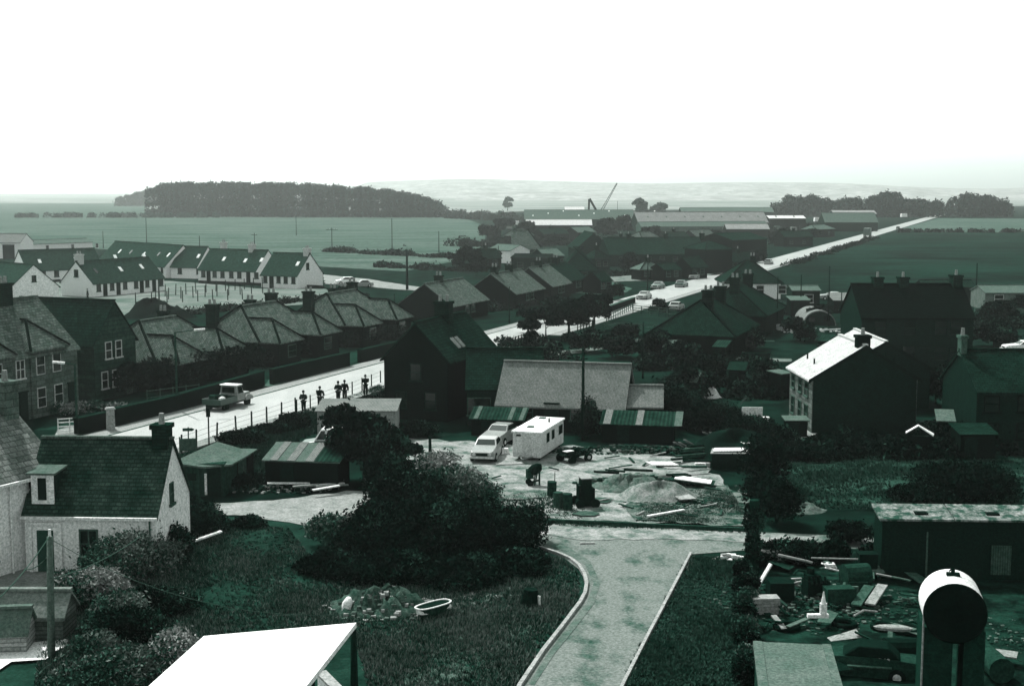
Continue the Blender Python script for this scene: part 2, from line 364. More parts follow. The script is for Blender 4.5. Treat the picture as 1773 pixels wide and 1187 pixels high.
def tufts(name, label, poly, n, h, m, cat='grass', z=0, spread=.12, blades=5, keep=None):
    """stuff: grass tufts strewn over a polygon"""
    xs = [p.x for p in poly]; ys = [p.y for p in poly]; V = []; F = []; mi = []
    pts = []
    px = np.array(xs); py = np.array(ys)
    def inside(x, y):
        r = False; j = len(px) - 1
        for i in range(len(px)):
            if (py[i] > y) != (py[j] > y) and x < (px[j] - px[i]) * (y - py[i]) / (py[j] - py[i]) + px[i]: r = not r
            j = i
        return r
    t = 0
    while len(pts) < n and t < n * 6:
        t += 1; x = random.uniform(min(xs), max(xs)); y = random.uniform(min(ys), max(ys))
        k = math.sin(x * .9) * math.cos(y * .7 + x * .3) + math.sin(x * .31 + 2) * .6
        if inside(x, y) and random.random() < .72 + .35 * k: pts.append((x, y, k))
    for x, y, k in pts:
        hh = h * random.uniform(.5, 1.3) * (1 + .3 * k)
        for i in range(blades):
            a = random.uniform(0, 6.28); dx, dy = math.cos(a) * spread, math.sin(a) * spread; wx, wy = -dy * .3, dx * .3; b = len(V)
            V += [(x + dx * .2 - wx, y + dy * .2 - wy, z), (x + dx * .2 + wx, y + dy * .2 + wy, z), (x + dx, y + dy, z + hh)]
            F.append((b, b + 1, b + 2)); mi.append(int(random.random() < .3 + .25 * k))
    me = bpy.data.meshes.new(name); me.from_pydata(V, [], F)
    for q in (m if isinstance(m, list) else [m]): me.materials.append(q)
    if isinstance(m, list): me.polygons.foreach_set('material_index', mi)
    o = bpy.data.objects.new(name, me); C.objects.link(o)
    return tag(o, label, cat, kind='stuff')
# ------------------------------------------------------------------ fences, walls, poles
def fence(label, pts, gap, h, pr, rails, rr, pm, rm_, name='fence', group=None, round_=True, railname='rail', jit=.0):
    o = pts[0]; root = thing(name, label, 'fence', tuple(o), 0, group); dist = 0
    L = [(a, b) for a, b in zip(pts, pts[1:])]
    post = None; lastp = None; tops = []
    for a, b in L:
        d = (b - a).length; n = max(1, round(d / gap))
        for i in range(n + (1 if (a, b) == L[-1] else 0)):
            p = a.lerp(b, i / n) - o
            if post is None:
                m = MB()
                if round_: m.cyl((0, 0, -.1), (0, 0, h), pr, pr * .9, 6)
                else: m.box(-pr, pr, -pr, pr, -.1, h)
                post = m.build('post', pm, root); q = post
            else: q = post.copy(); C.objects.link(q); q.parent = root
            q.location = p; q.rotation_euler = (random.uniform(-jit, jit), random.uniform(-jit, jit), 0)
    for z in rails:
        m = MB()
        for a, b in L: m.bar(a - o + Vector((0, 0, z)), b - o + Vector((0, 0, z)), rr * .7, rr)
        m.build(railname, rm_, root)
    return root
def lowwall(label, a, b, h, th, m, cm=None, name='boundary_wall', cat='wall', group=None, cop=.08):
    d = b - a; root = thing(name, label, cat, tuple(a), math.atan2(d.y, d.x), group); L = d.length
    w_ = MB(); w_.box(0, L, -th / 2, th / 2, -.1, h); w_.build('wall_body', m, root)
    if cm: c = MB(); c.box(-.03, L + .03, -th / 2 - .06, th / 2 + .06, h, h + cop); c.build('coping', cm, root)
    return root
def pole(label, p, h, r=.13, arm=0, group=None, m=None, name='telegraph_pole', cat='pole', rz=0, lean=(0, 0)):
    root = thing(name, label, cat, tuple(p), rz, group)
    b = MB(); b.cyl((0, 0, -.2), (lean[0], lean[1], h), r, r * .7, 10); b.build('shaft', m or M_woodd, root, smooth=True)
    if arm:
        b = MB(); b.box(-arm, arm, -.05, .05, h - .55, h - .43); b.build('crossarm', m or M_woodd, root)
        for s in (-.85, -.4, .4, .85):
            b = MB(); b.cyl((s * arm, 0, h - .43), (s * arm, 0, h - .28), .045, .03, 6); b.build('insulator', M_board, root)
    return root
# ------------------------------------------------------------------ vehicles
def glassq(mb, q, off):
    n = (Vector(q[1]) - Vector(q[0])).cross(Vector(q[3]) - Vector(q[0])).normalized() * off
    mb.slab2 = None
    a = [Vector(p) + n for p in q]; b = [Vector(p) - n * .5 for p in q]
    mb.hexa(b + a)
def make_car(kind, body_m, label, group=None, roofm=None):
    """x forward, y left"""
    root = thing('parked_car' if kind != 'van' else 'van', label, 'car' if kind != 'van' else 'van', (0, 0, 0), 0, group)
    hw = .80; b = MB()
    st = {'saloon': [(-2.05, .66, .38, .74), (-1.95, .76, .26, .84), (-1.3, .8, .24, .9), (-.6, .81, .22, .93), (.6, .81, .22, .92), (1.2, .8, .24, .86), (1.85, .77, .28, .8), (2.02, .7, .4, .72)],
          'hatch': [(-1.75, .66, .38, .78), (-1.68, .76, .26, .9), (-1.2, .78, .24, .93), (-.6, .79, .22, .94), (.5, .79, .22, .92), (1.1, .78, .24, .85), (1.65, .74, .28, .76), (1.78, .66, .4, .66)],
          'van': [(-1.95, .7, .38, .85), (-1.9, .8, .28, 1.0), (-1.2, .82, .26, 1.02), (0, .83, .26, 1.02), (.8, .82, .26, 1.0), (1.3, .8, .28, .93), (1.8, .76, .32, .86), (1.95, .66, .42, .76)]}[kind]
    b.loft([[(x, -h_, z0), (x, -h_ * .99, z0 + (z1 - z0) * .6), (x, -h_ * .9, z1), (x, h_ * .9, z1), (x, h_ * .99, z0 + (z1 - z0) * .6), (x, h_, z0)] for x, h_, z0, z1 in st])
    b.build('body', body_m, root, smooth=False, bevel=.03)
    cb = {'saloon': (-1.4, -.95, .05, .62, 1.27), 'hatch': (-1.6, -1.25, .25, .85, 1.34), 'van': (-1.85, -1.75, .55, 1.05, 1.75)}[kind]
    x0, x1, x2, x3, zt = cb; zb = .9 if kind != 'van' else 1.0; wb, wt = hw * .9, hw * .74
    c = MB(); c.hexa([(x0, -wb, zb), (x3, -wb, zb), (x3, wb, zb), (x0, wb, zb), (x1, -wt, zt), (x2, -wt, zt), (x2, wt, zt), (x1, wt, zt)])
    c.build('cabin', roofm or body_m, root, bevel=.05)
    e = .09
    def lerp(a, b_, t): return tuple(a[i] * (1 - t) + b_[i] * t for i in range(3))
    def inset(q):
        a, b_, c_, d = q; g = lambda s, t: lerp(lerp(a, b_, s), lerp(d, c_, s), t)
        return [g(.06, .12), g(.94, .12), g(.94, .86), g(.06, .86)]
    fr = inset([(x3, wb, zb), (x3, -wb, zb), (x2, -wt, zt), (x2, wt, zt)]); re = inset([(x0, -wb, zb), (x0, wb, zb), (x1, wt, zt), (x1, -wt, zt)])
    m = MB(); glassq(m, fr, .02); m.build('windscreen', M_glass, root)
    m = MB(); glassq(m, re, .02); m.build('rear_window', M_glass, root)
    for s in (1, -1):
        if kind == 'van' and s:
            q = [(x3 - .1, s * wb, zb), (x3 - .75, s * wb, zb), (x3 - .75, s * wt, zt), (x2 - .02, s * wt, zt)]
        else: q = [(x3, s * wb, zb), (x0, s * wb, zb), (x1, s * wt, zt), (x2, s * wt, zt)]
        q = inset(q)
        if s > 0: q = q[::-1]
        xm = (q[0][0] + q[1][0]) / 2
        m = MB(); glassq(m, q[::-1] if s > 0 else q, .02 if s < 0 else .02); m.build('side_window', M_glass, root)
    for x in (st[1][0] + .68, st[-2][0] - .62):
        for s in (1, -1):
            wv = MB(); wv.cyl((x, s * (hw - .14), .3), (x, s * (hw + .03), .3), .3, .3, 14); wh = wv.build('wheel', M_tyre, root)
            wv = MB(); wv.cyl((x, s * (hw + .03), .3), (x, s * (hw + .05), .3), .15, .13, 10); wv.build('hub_cap', M_chrome, wh)
    for s in (1, -1):
        m = MB(); m.cyl((st[-1][0] - .06, s * .5, .6), (st[-1][0] + .03, s * .5, .6), .11, .1, 10); m.build('headlight', M_chrome, root)
        m = MB(); m.box(st[0][0] - .03, st[0][0] + .05, s * .5 - .12, s * .5 + .12, .58, .7); m.build('tail_light', M_rust, root)
    m = MB(); m.box(st[-1][0] - .02, st[-1][0] + .02, -.36, .36, .52, .67); m.build('grille', M_black, root)
    for x in (st[-1][0] + .02, st[0][0] - .1):
        m = MB(); m.box(x, x + .1, -.76, .76, .36, .48); m.build('bumper', M_chrome, root)
    return root
def put(o, p, ang): o.location = p; o.rotation_euler = (0, 0, R(ang)); return o
def relabel(o, label, group=None):
    o['label'] = label
    if group: o['group'] = group
    return o
def recolour(o, m, names=('body', 'cabin')):
    for ch in ALLCH(o):
        if ch.name.split('.')[0] in names:
            ch.material_slots[0].link = 'OBJECT'; ch.material_slots[0].material = m
    return o
# ------------------------------------------------------------------ people
def skin_mesh(name, verts, edges, radii, m, parent, sub=1, rootv=0):
    me = bpy.data.meshes.new(name); me.from_pydata(verts, edges, []); o = bpy.data.objects.new(name, me); C.objects.link(o)
    md = o.modifiers.new('skin', 'SKIN'); md.use_smooth_shade = True
    if not me.skin_vertices: 
        me.attributes  # ensured by modifier below
    bpy.context.view_layer.objects.active = o
    if not me.skin_vertices: bpy.ops.mesh.customdata_skin_add()
    for i, r in enumerate(radii):
        sv = me.skin_vertices[0].data[i]; sv.radius = r if isinstance(r, tuple) else (r, r)
    me.skin_vertices[0].data[rootv].use_root = True
    ss = o.modifiers.new('sub', 'SUBSURF'); ss.levels = sub; ss.render_levels = sub
    dg = bpy.context.evaluated_depsgraph_get(); dg.update(); new = bpy.data.meshes.new_from_object(o.evaluated_get(dg))
    o.modifiers.clear(); o.data = new; new.materials.clear(); new.materials.append(m)
    o.parent = parent; return o
def person(label, loc, ang, pose='stand', group=None, clothes=None):
    root = thing('person', label, 'person', tuple(loc), R(ang), group)   # faces +x
    V = []; E = []; Rr = []
    def add(p, r, to=None):
        V.append(p); Rr.append(r)
        if to is not None: E.append((to, len(V) - 1))
        return len(V) - 1
    pel = add((0, 0, .93), (.15, .12)); wai = add((0, 0, 1.1), (.13, .10), pel); ch = add((.01, 0, 1.3), (.19, .13), wai); nk0 = add((0, 0, 1.45), (.075, .075), ch); nk = add((.02, 0, 1.52), (.055, .055), nk0)
    hd = add((.03, 0, 1.6), (.085, .09), nk); add((.03, 0, 1.7), (.075, .085), hd)
    st = .12 if pose == 'walk' else .03
    feet = []; hands = []
    for s in (1, -1):
        hp = add((0, s * .09, .88), (.095, .09), pel); kn = add((st * s * .6 + .02, s * .1, .48), (.065, .065), hp); an = add((st * s * 1.2 - .03, s * .1, .1), (.045, .045), kn); add((st * s * 1.2 + .14, s * .12, .04), (.045, .03), an)
        sh = add((0, s * .19, 1.4), (.065, .06), ch)
        if pose == 'fold' : el = add((.1, s * .27, 1.16), (.05, .05), sh); wr = add((.27, s * .08, 1.15), (.035, .035), el); dirh = (.02, -s * .12, 0)
        elif pose == 'rail': el = add((.16, s * .26, 1.18), (.05, .05), sh); wr = add((.36, s * .2, 1.06), (.034, .034), el); dirh = (.1, -s * .03, -.02)
        else: el = add((-.02, s * .27, 1.14), (.048, .048), sh); wr = add((.05, s * .28, .9), (.033, .033), el); dirh = (.02, 0, -.1)
        d = Vector(dirh); w0 = Vector(V[wr]); pm = add(tuple(w0 + d * .7), (.034, .02), wr); side = d.cross(Vector((0, 0, 1)) if abs(d.z) < .05 else Vector((0, 1, 0))).normalized()
        for k in range(4):
            f0 = w0 + d * 1.0 + side * (k - 1.5) * .019; i0 = add(tuple(f0), (.009, .009), pm); i1 = add(tuple(f0 + d * .35 + Vector((0, 0, -.006))), (.008, .008), i0); add(tuple(f0 + d * (.6 - .1 * abs(k - 1)) + Vector((.008, 0, -.016))), (.007, .007), i1)
        t0 = add(tuple(w0 + d * .35 + side * .035), (.011, .011), wr); add(tuple(w0 + d * .75 + side * .055), (.009, .009), t0)
    M_skin = mat('skin_tone', .3, .25, 5, bump=0)
    skin_mesh('body', V, E, Rr, M_skin, root, 1)
    f = MB(); f.hexa([(.11, -.015, 1.6), (.14, -.018, 1.6), (.14, .018, 1.6), (.11, .015, 1.6), (.1, -.01, 1.66), (.115, -.01, 1.66), (.115, .01, 1.66), (.1, .01, 1.66)]); f.build('nose', M_skin, root)
    for s in (1, -1):
        f = MB(); f.cyl((.105, s * .035, 1.655), (.12, s * .035, 1.655), .012, .01, 6); f.build('eye', M_black, root)
        f = MB(); f.box(.0, .05, s * .095 - .01, s * .095 + .01, 1.6, 1.67); f.build('ear', M_skin, root)
    f = MB(); f.box(.11, .125, -.025, .025, 1.555, 1.565); f.build('mouth', M_rust, root)
    hv = MB(); hv.loft([[(.02 + math.cos(a) * r, math.sin(a) * r * .95, z) for a in [i * .785 for i in range(8)]] for z, r in ((1.66, .1), (1.71, .112), (1.76, .1), (1.795, .05))]); hv.build('hair', M_black, root, smooth=True)
    # clothes: the same skeleton a little fatter, without head, hands or feet
    def dress(name, ids, grow, m):
        mp = {v: i for i, v in enumerate(ids)}
        vv = [V[i] for i in ids]; ee = [(mp[a], mp[b]) for a, b in E if a in mp and b in mp]
        skin_mesh(name, vv, ee, [tuple(q + grow for q in Rr[i]) for i in ids], m, root, 1)
    per = (len(V) - 7) // 2
    A = 7; B = 7 + per
    cl = clothes or (M_black, M_woodd)
    dress('jacket', [0, 1, 2, 3, A + 4, A + 5, A + 6, B + 4, B + 5, B + 6], .04, cl[0])
    dress('trousers', [0, A, A + 1, A + 2, B, B + 1, B + 2], .03, cl[1])
    return root
# ================================================================== SETTING
G_base = mat('rough_ground', .02, .006, .25, bump=.5, lo=.4, hi=.62)
G_left = mat('field_grass_hazed', .12, .05, .06, bump=.2, stretch=(.35, 1.6, 1), lo=.36, hi=.64, grain=.5)  # grass colour lightened for the haze glare on the left
G_right = mat('pasture', .024, .005, .05, bump=.2, stretch=(.5, 1.0, 1), lo=.4, hi=.6, grain=.6)
G_strip = mat('stubble', .12, .05, .06, bump=.2, stretch=(.3, 1.5, 1), grain=.4)
G_grass = mat('lawn_grass', .04, .012, .5, bump=.8, lo=.36, hi=.66)
G_verge = mat('dark_turf', .016, .006, .5, bump=.8)
G_gravel = mat('yard_gravel', .29, .085, .9, bump=.9, lo=.36, hi=.58)
G_gravelb = mat('path_gravel', .3, .18, .9, bump=.9)
G_tar = mat('lane_tarmac', .165, .055, .55, rough=.8, bump=.5, lo=.34, hi=.5, stretch=(1, .6, 1))
G_road = mat('road_asphalt', .3, .19, .35, rough=.55, bump=.3, spec=.5, stretch=(1, .3, 1))
G_pave = mat('pavement', .3, .23, 1.2, rough=.7, bump=.2)
G_build = mat('building_site_ground', .22, .1, .12, bump=.4)
G_patch = mat('allotment_soil', .06, .012, .22, bump=.7, stretch=(.5, 1.6, 1), lo=.45, hi=.62)
def PX(*pts, z=0): return [P(a, b, 0) for a, b in pts]
g = MB()
NX = 24
g.face([(-6000, -200, 0), (6000, -200, 0), (6000, 7000, 0), (-6000, 7000, 0)])
tag(g.build('ground', G_base), kind='structure')
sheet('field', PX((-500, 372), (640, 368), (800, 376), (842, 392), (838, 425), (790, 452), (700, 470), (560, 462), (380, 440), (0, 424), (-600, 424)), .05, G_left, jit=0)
sheet('field', PX((1350, 440), (1500, 409), (1625, 385), (2100, 385), (2300, 480), (1900, 500), (1690, 505), (1490, 500), (1380, 470)), .05, G_right)
sheet('stubble_strip', PX((1625, 378), (2100, 380), (2150, 405), (1640, 402), (1560, 396)), .09, G_strip)
sheet('far_field', PX((-3000, 337), (5000, 337), (3600, 352), (1700, 357), (900, 366), (780, 372), (-300, 372), (-1600, 352)), .06, mat('far_field_haze_pale', .3, .1, .012, bump=0, stretch=(.4, 2, 1), grain=0, lo=.4, hi=.6))  # colour paled to paint distance haze over the far ground
sheet('field', PX((-300, 352), (250, 352), (262, 372), (-350, 376)), .09, G_strip)
# main road, straight to the horizon
def roadstrip(name, t0, t1, s0, s1, z, m):
    n = 60; mb = MB(); ss = [s0 + (s1 - s0) * (i / n) ** 2 for i in range(n + 1)]
    for a, b in zip(ss, ss[1:]):
        mb.face([rd(a, t0, z), rd(a, t1, z), rd(b, t1, z), rd(b, t0, z)])
    return tag(mb.build(name, m), kind='structure')
roadstrip('main_road', 0, 6.9, -90, 900, .1, G_road)
mb = MB()
def stripbox(mb, t0, t1, s0, s1, z0, z1): mb.hexa([rd(s0, t0, z0), rd(s0, t1, z0), rd(s1, t1, z0), rd(s1, t0, z0), rd(s0, t0, z1), rd(s0, t1, z1), rd(s1, t1, z1), rd(s1, t0, z1)])
stripbox(mb, -1.75, -.14, -60, 110, -.1, .12); tag(mb.build('pavement', G_pave), kind='structure')
mb = MB(); stripbox(mb, -.14, 0, -60, 110, -.1, .135); tag(mb.build('kerb', mat('kerb_dark', .1, .06, 2)), kind='structure')
mb = MB(); stripbox(mb, 6.9, 8.1, -60, 45, -.1, .1); tag(mb.build('verge', mat('verge_gravel', .3, .15, 1, bump=.4)), kind='structure')
mb = MB(); stripbox(mb, 6.9, 8.2, 60, 330, -.1, .08); tag(mb.build('pavement', G_pave), kind='structure')
# building site ground round the terraces
sheet('site_ground', PX((-250, 492), (60, 484), (300, 487), (450, 500), (560, 500), (640, 520), (520, 528), (330, 540), (260, 545), (210, 548), (120, 545), (-250, 560)), .06, G_build, jit=.5)
sheet('site_track', PX((560, 476), (640, 484), (700, 494), (745, 500), (735, 505), (690, 502), (630, 496), (562, 492)), .1, G_gravelb, jit=.3)
sheet('forecourt', PX((930, 494), (985, 486), (1060, 488), (1095, 500), (1075, 512), (1000, 508)), .06, mat('forecourt_tar', .1, .06, .3), jit=.2)
sheet('side_street', PX((1010, 480), (1085, 478), (1240, 470), (1250, 476), (1130, 486), (1050, 489)), .1, G_tar, jit=.2)
# yard, path, lane
sheet('yard', PX((706, 759), (830, 766), (1040, 776), (1180, 792), (1232, 812), (1262, 850), (1262, 905), (1150, 905), (1000, 903), (920, 898), (830, 850), (705, 850)), .05, G_gravel, jit=.5, step=1.0)
sheet('gravel_path', PX((368, 872), (440, 868), (520, 862), (600, 850), (645, 852), (640, 895), (560, 912), (500, 905), (440, 895), (372, 893)), .05, G_gravelb, jit=.25, step=.8)
sheet('scrub_earth', PX((1120, 856), (1180, 838), (1260, 842), (1300, 870), (1300, 912), (1180, 908), (1100, 902), (1085, 885)), .09, mat('scrub_ground', .16, .04, 1.1, bump=1, lo=.42, hi=.6), jit=.4, step=.8)
lane = PX((880, 903), (1000, 907), (1150, 914), (1300, 921), (1420, 926), (1540, 932), (1540, 955), (1420, 952), (1300, 952), (1196, 960), (1160, 1030), (1118, 1110), (1070, 1205), (1045, 1260), (870, 1260), (900, 1195), (940, 1130), (975, 1085), (1005, 1045), (1016, 1015), (1008, 990), (975, 965), (930, 948), (880, 938))
sheet('lane', lane, .03, G_tar, jit=.03)
G_track = mat('oily_track', .14, .09, .8, rough=.8, bump=.4, lo=.4, hi=.6)
sheet('tyre_track', PX((935, 940), (975, 955), (1012, 978), (1028, 1010), (1016, 1045), (985, 1085), (950, 1130), (915, 1185), (925, 1187), (960, 1133), (997, 1087), (1028, 1047), (1040, 1010), (1022, 973), (985, 948), (940, 933)), .045, G_track)
sheet('worn_gravel', PX((905, 906), (1000, 909), (1296, 923), (1510, 935), (1515, 944), (1300, 938), (1120, 934), (1000, 935), (925, 925)), .05, G_gravel, jit=.2, step=.6)
def kerbline(name, pts, wd, z, m):
    mb = MB()
    for a, b in zip(pts, pts[1:]):
        n = max(1, round((b - a).length / .9))
        for i in range(n):
            p, q = a.lerp(b, i / n), a.lerp(b, (i + .985) / n); mb.bar(p + Vector((0, 0, z / 2)), q + Vector((0, 0, z / 2)), wd, z + random.uniform(-.01, .01))
    return tag(mb.build(name, m), kind='structure')
kerbline('kerb', PX((1196, 960), (1160, 1030), (1118, 1110), (1070, 1205), (1045, 1260)), .12, .14, M_kerb)
kerbline('kerb', PX((870, 1260), (900, 1190), (940, 1130), (975, 1085), (1005, 1045), (1013, 1030), (1016, 1012), (1012, 997), (1003, 982), (988, 970), (965, 960), (935, 950)), .15, .16, M_kerb)
kerbline('kerb', PX((905, 904), (1000, 907), (1150, 914), (1300, 921)), .14, .22, mat('kerb_mossy', .06, .03, 2))
# grass areas
sheet('lawn', PX((100, 905), (380, 893), (500, 905), (880, 920), (930, 950), (975, 967), (1005, 990), (1013, 1015), (1002, 1044), (972, 1084), (938, 1128), (897, 1190), (860, 1290), (60, 1290), (-60, 1100)), .02, G_grass, jit=0)
sheet('dark_verge', PX((1200, 962), (1296, 960), (1300, 1000), (1290, 1290), (1048, 1290), (1074, 1205), (1122, 1110), (1164, 1030)), .02, G_verge)
sheet('bare_patch', PX((600, 1055), (680, 1030), (800, 1022), (890, 1018), (900, 1030), (820, 1048), (760, 1062), (660, 1075)), .05, mat('worn_turf', .2, .05, 1.2, bump=.6, lo=.4, hi=.6), jit=.5, step=.7)
sheet('bare_patch', PX((820, 1090), (900, 1080), (930, 1100), (860, 1140), (780, 1187), (700, 1187), (760, 1130)), .05, mat('worn_turf2', .1, .03, 1.2, bump=.6, lo=.4, hi=.6), jit=.5, step=.7)
sheet('allotment', PX((1310, 802), (1773, 795), (1900, 850), (1900, 885), (1530, 882), (1350, 885), (1320, 860)), .04, G_patch, jit=.4)
sheet('junkyard_ground', PX((1310, 962), (1530, 950), (1540, 1010), (1900, 1005), (2000, 1290), (1300, 1290), (1302, 1000)), .05, mat('shaded_oily_ground', .035, .006, .8, bump=.8, lo=.42, hi=.66), jit=.3)  # oily ground, coloured darker still for the yard's deep shadow
sheet('garden', PX((925, 600), (1140, 560), (1200, 580), (1160, 625), (940, 640)), .03, mat('garden_turf', .03, .012, .3, bump=.4), jit=.3)
sheet('garden_path', PX((925, 612), (1000, 606), (1085, 592), (1150, 574), (1158, 577), (1090, 597), (1005, 612), (925, 618)), .07, mat('path_dim', .2, .1, .8), jit=.2, step=1)
sheet('back_lane', PX((1120, 612), (1250, 618), (1370, 622), (1370, 627), (1250, 624), (1120, 619)), .07, mat('path_dim2', .2, .1, .8), jit=.2, step=1)
sheet('front_garden', PX((110, 712), (250, 680), (420, 668), (440, 640), (520, 610), (640, 590), (620, 625), (462, 664), (300, 705), (140, 745), (60, 745)), .03, mat('garden_dark', .04, .015, .4, bump=.5), jit=.2)
sheet('garden_drive', PX((140, 704), (212, 706), (215, 711), (140, 710)), .07, G_pave)
sheet('garden_drive', PX((455, 672), (480, 640), (560, 626), (578, 630), (478, 668)), .07, mat('drive_tar', .1, .06, .5))
sheet('drive_mouth', PX((100, 745), (140, 735), (150, 750), (90, 765)), .07, G_gravelb)
sheet('house_apron', PX((1352, 748), (1400, 742), (1416, 752), (1380, 764), (1352, 760)), .08, G_gravelb, jit=.1)
sheet('concrete_apron', PX((0, 990), (60, 985), (140, 1000), (110, 1015), (20, 1020), (-60, 1010)), .06, G_gravelb, jit=.2)
# distant hills
def hills(name, y0, x0, x1, hf, dy, m, n=90):
    mb = MB(); rows = []
    for j in range(7):
        rows.append([mb.pt((x0 + (x1 - x0) * i / n, y0 + dy * j / 6 + 60 * math.sin(i * .7), -2 + hf(i / n) * math.sin(min(1, j / 4) * math.pi / 2) * (1 if j < 6 else .8))) for i in range(n + 1)])
    for a, b in zip(rows, rows[1:]):
        for i in range(n): mb.idx([a[i], a[i + 1], b[i + 1], b[i]])
    return tag(mb.build(name, m, smooth=True), kind='structure')
M_hill = mat('hill_haze_pale', .42, .2, .02, bump=0, grain=.05)  # base colour paled so the hills look hazed by distance
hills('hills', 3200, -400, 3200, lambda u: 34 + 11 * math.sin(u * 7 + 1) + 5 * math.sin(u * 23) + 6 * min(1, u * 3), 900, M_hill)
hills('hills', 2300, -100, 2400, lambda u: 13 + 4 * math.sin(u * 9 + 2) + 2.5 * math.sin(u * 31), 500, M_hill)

# ================================================================== BUILDINGS
def from_eave(a, b, z): # picture points of an eave line at height z -> origin, angle, length
    A, B = P(*a, z), P(*b, z); d = B - A; return Vector((A.x, A.y, 0)), AX(d), d.length
SK = M_whiter
def wn(us, z=.9, w=.8, h=1.1, f='F'): return [(f, u, z, w, h) for u in us]
GW = 'white terraced cottages of the new estate'
ek = dict(wm=M_white, rm=M_tile, fm=M_framed, bars=0)
def cottage(label, e0, e1, ze, w, zr, **k):
    o, a, L = from_eave(e0, e1, ze)
    kk = dict(ek); kk.update(k); return house('terraced_cottage', label, 'cottage', o, a, L, w, ze, zr, kk.pop('wm'), kk.pop('rm'), group=GW, **kk), L
cottage('white cottage block standing alone in front of the others, end gable with chimney facing us', (160, 490), (284, 480), 2.3, 7, 5.6,
        wins=wn([1.3, 4.2, 7.1, 9.6, 12.2, 15.5]) + [('L', 3.5, 3.2, .8, 1.1)], doors=[('F', 2.7, 0, .9, 2), ('F', 5.6, 0, .9, 2), ('F', 10.9, 0, .9, 2), ('F', 13.8, 0, .9, 2)],
        chims=[(.7, 3.5, .9, 1.2, 5, 6.8, 2)], skyl=[(2.5, .5, M_glass), (8, .5, SK), (13, .55, SK)], cm=M_chimw)
cottage('white cottage with broad blank gable at the far left edge', (-60, 492), (16, 500), 2.3, 8, 5.7, wins=[('R', 4, 3.2, .6, .9)], skyl=[])
cottage('white terrace behind the lone block, four roof lights in its long roof', (47, 468), (178, 463), 2.3, 8, 5.8, wins=wn([3, 5.5, 9, 13, 16, 20]), doors=[('F', 11, 0, .9, 2)],
        skyl=[(3, .4, SK), (10, .45, SK), (18, .5, SK), (24, .5, SK)])
cottage('longest white terrace at the back of the estate, with three roof lights', (170, 451), (286, 461), 2.3, 8, 6.2, skyl=[(6, .5, SK), (11, .5, M_glass), (17, .45, SK), (23, .5, M_glass), (27, .5, SK)], wins=wn([24, 28]))
cottage('short white cottage between the longest terrace and the chimneyed one', (296, 461), (341, 462), 2.3, 8, 6.0, skyl=[(5, .5, SK)], wins=wn([2, 6.2, 8]), doors=[], chims=[(9.5, 4, .9, 1.2, 5.4, 7.0, 2)], cm=M_chimw)
cottage('white cottage terrace with two doors and chimney, second from the right end', (343, 466), (443, 469), 2.3, 8, 5.9, skyl=[(4.5, .5, SK), (9.5, .45, SK), (13, .5, SK)], wins=wn([1.2, 3.8, 5.6, 7.6, 9.4, 13.2]), doors=[('F', 2.4, 0, .9, 2), ('F', 11.4, 0, .9, 2)], chims=[(9.5, 4, .9, 1.2, 5.3, 7.0, 2)], cm=M_chimw)
cottage('rightmost white cottage, blank gable wall and end chimney', (452, 475), (515, 477), 2.3, 8, 5.9, skyl=[(6.4, .5, SK)], wins=wn([.9, 3.7, 5.2, 6.8], w=.7) + [('R', 3.2, 3.2, .8, 1.1)], doors=[('F', 2.2, 0, .9, 2)], chims=[(7.1, 4, .9, 1.2, 5.2, 6.9, 2)], cm=M_chimw)
# pale works buildings behind the estate
o, a, L = from_eave((-20, 420), (35, 420), 4)
house('works_shed', 'pale shed with open black doorways behind the estate at far left', 'shed', o, a, L, 9, 4, 6, M_white, M_tin, doors=[('F', L - 3, 0, 3, 3.4), ('F', L - 7, 0, 3, 3.4)], group='works sheds behind the estate')
o, a, L = from_eave((48, 423), (160, 419), 2.5)
house('works_shed', 'long low shed behind the estate, half hidden by terrace roofs', 'shed', o, a, L, 6, 2.5, 3.4, M_white, M_felt, wins=wn([6, 14, 22, 30]), group='works sheds behind the estate')
# nearer grey houses west of the road
AD, AN = 69.0, -21.0
F1 = P(137, 706)
DM = [('F', 22, 5.0 - 1.9, .8, 1.2)]
house('stone_house', 'big grey stone two-storey house with light slate roof at the left edge', 'house', F1 - DR * 26, AD, 26, 7.6, 4.9, 8.6, M_stonel, M_slatem,
      wins=[('F', 19.6, 3.2, .8, 1.3)], doors=[('F', 19.8, 0, .9, 2.1), ('F', 25.2, 0, .8, 2.1)],
      chims=[(22.2, 3.8, 1.4, 1.0, 7.8, 10.0, 3)], wings=[(20.6, 24.4, .15, 5.3, 7.1, 2.0, [(21.6, 3.3, .8, 1.3), (23.4, 3.3, .8, 1.3), (21.6, .8, .8, 1.4), (23.5, .8, .8, 1.4)]), (8.0, 14.6, 2.0, 4.9, 8.0, 3.0, [(9.6, .8, .8, 1.4), (11, .8, .8, 1.4), (9.6, 3.1, .8, 1.3), (12, 3.1, .8, 1.3)]), (15.6, 18.6, .15, 5.2, 6.8, 1.6, [(17.1, 3.2, .8, 1.3), (17.1, .8, .8, 1.4)])], bars=2)
F2 = P(166, 694)
house('gabled_house', 'dark stone house whose tall gable faces the road', 'house', F2 - NR * 9.5, AN, 9.5, 5.4, 4.7, 7.9, M_stone, M_slate,
      wins=[('R', 1.8, 3.3, .7, 1.3), ('R', 3.1, 3.3, .7, 1.3), ('R', 1.2, .9, .7, 1.3), ('R', 2.6, .9, .7, 1.3)], doors=[('R', 4.4, 0, .8, 2.0, M_framed)], bars=1)
GB = 'hip-roofed bungalows in the row west of the road'
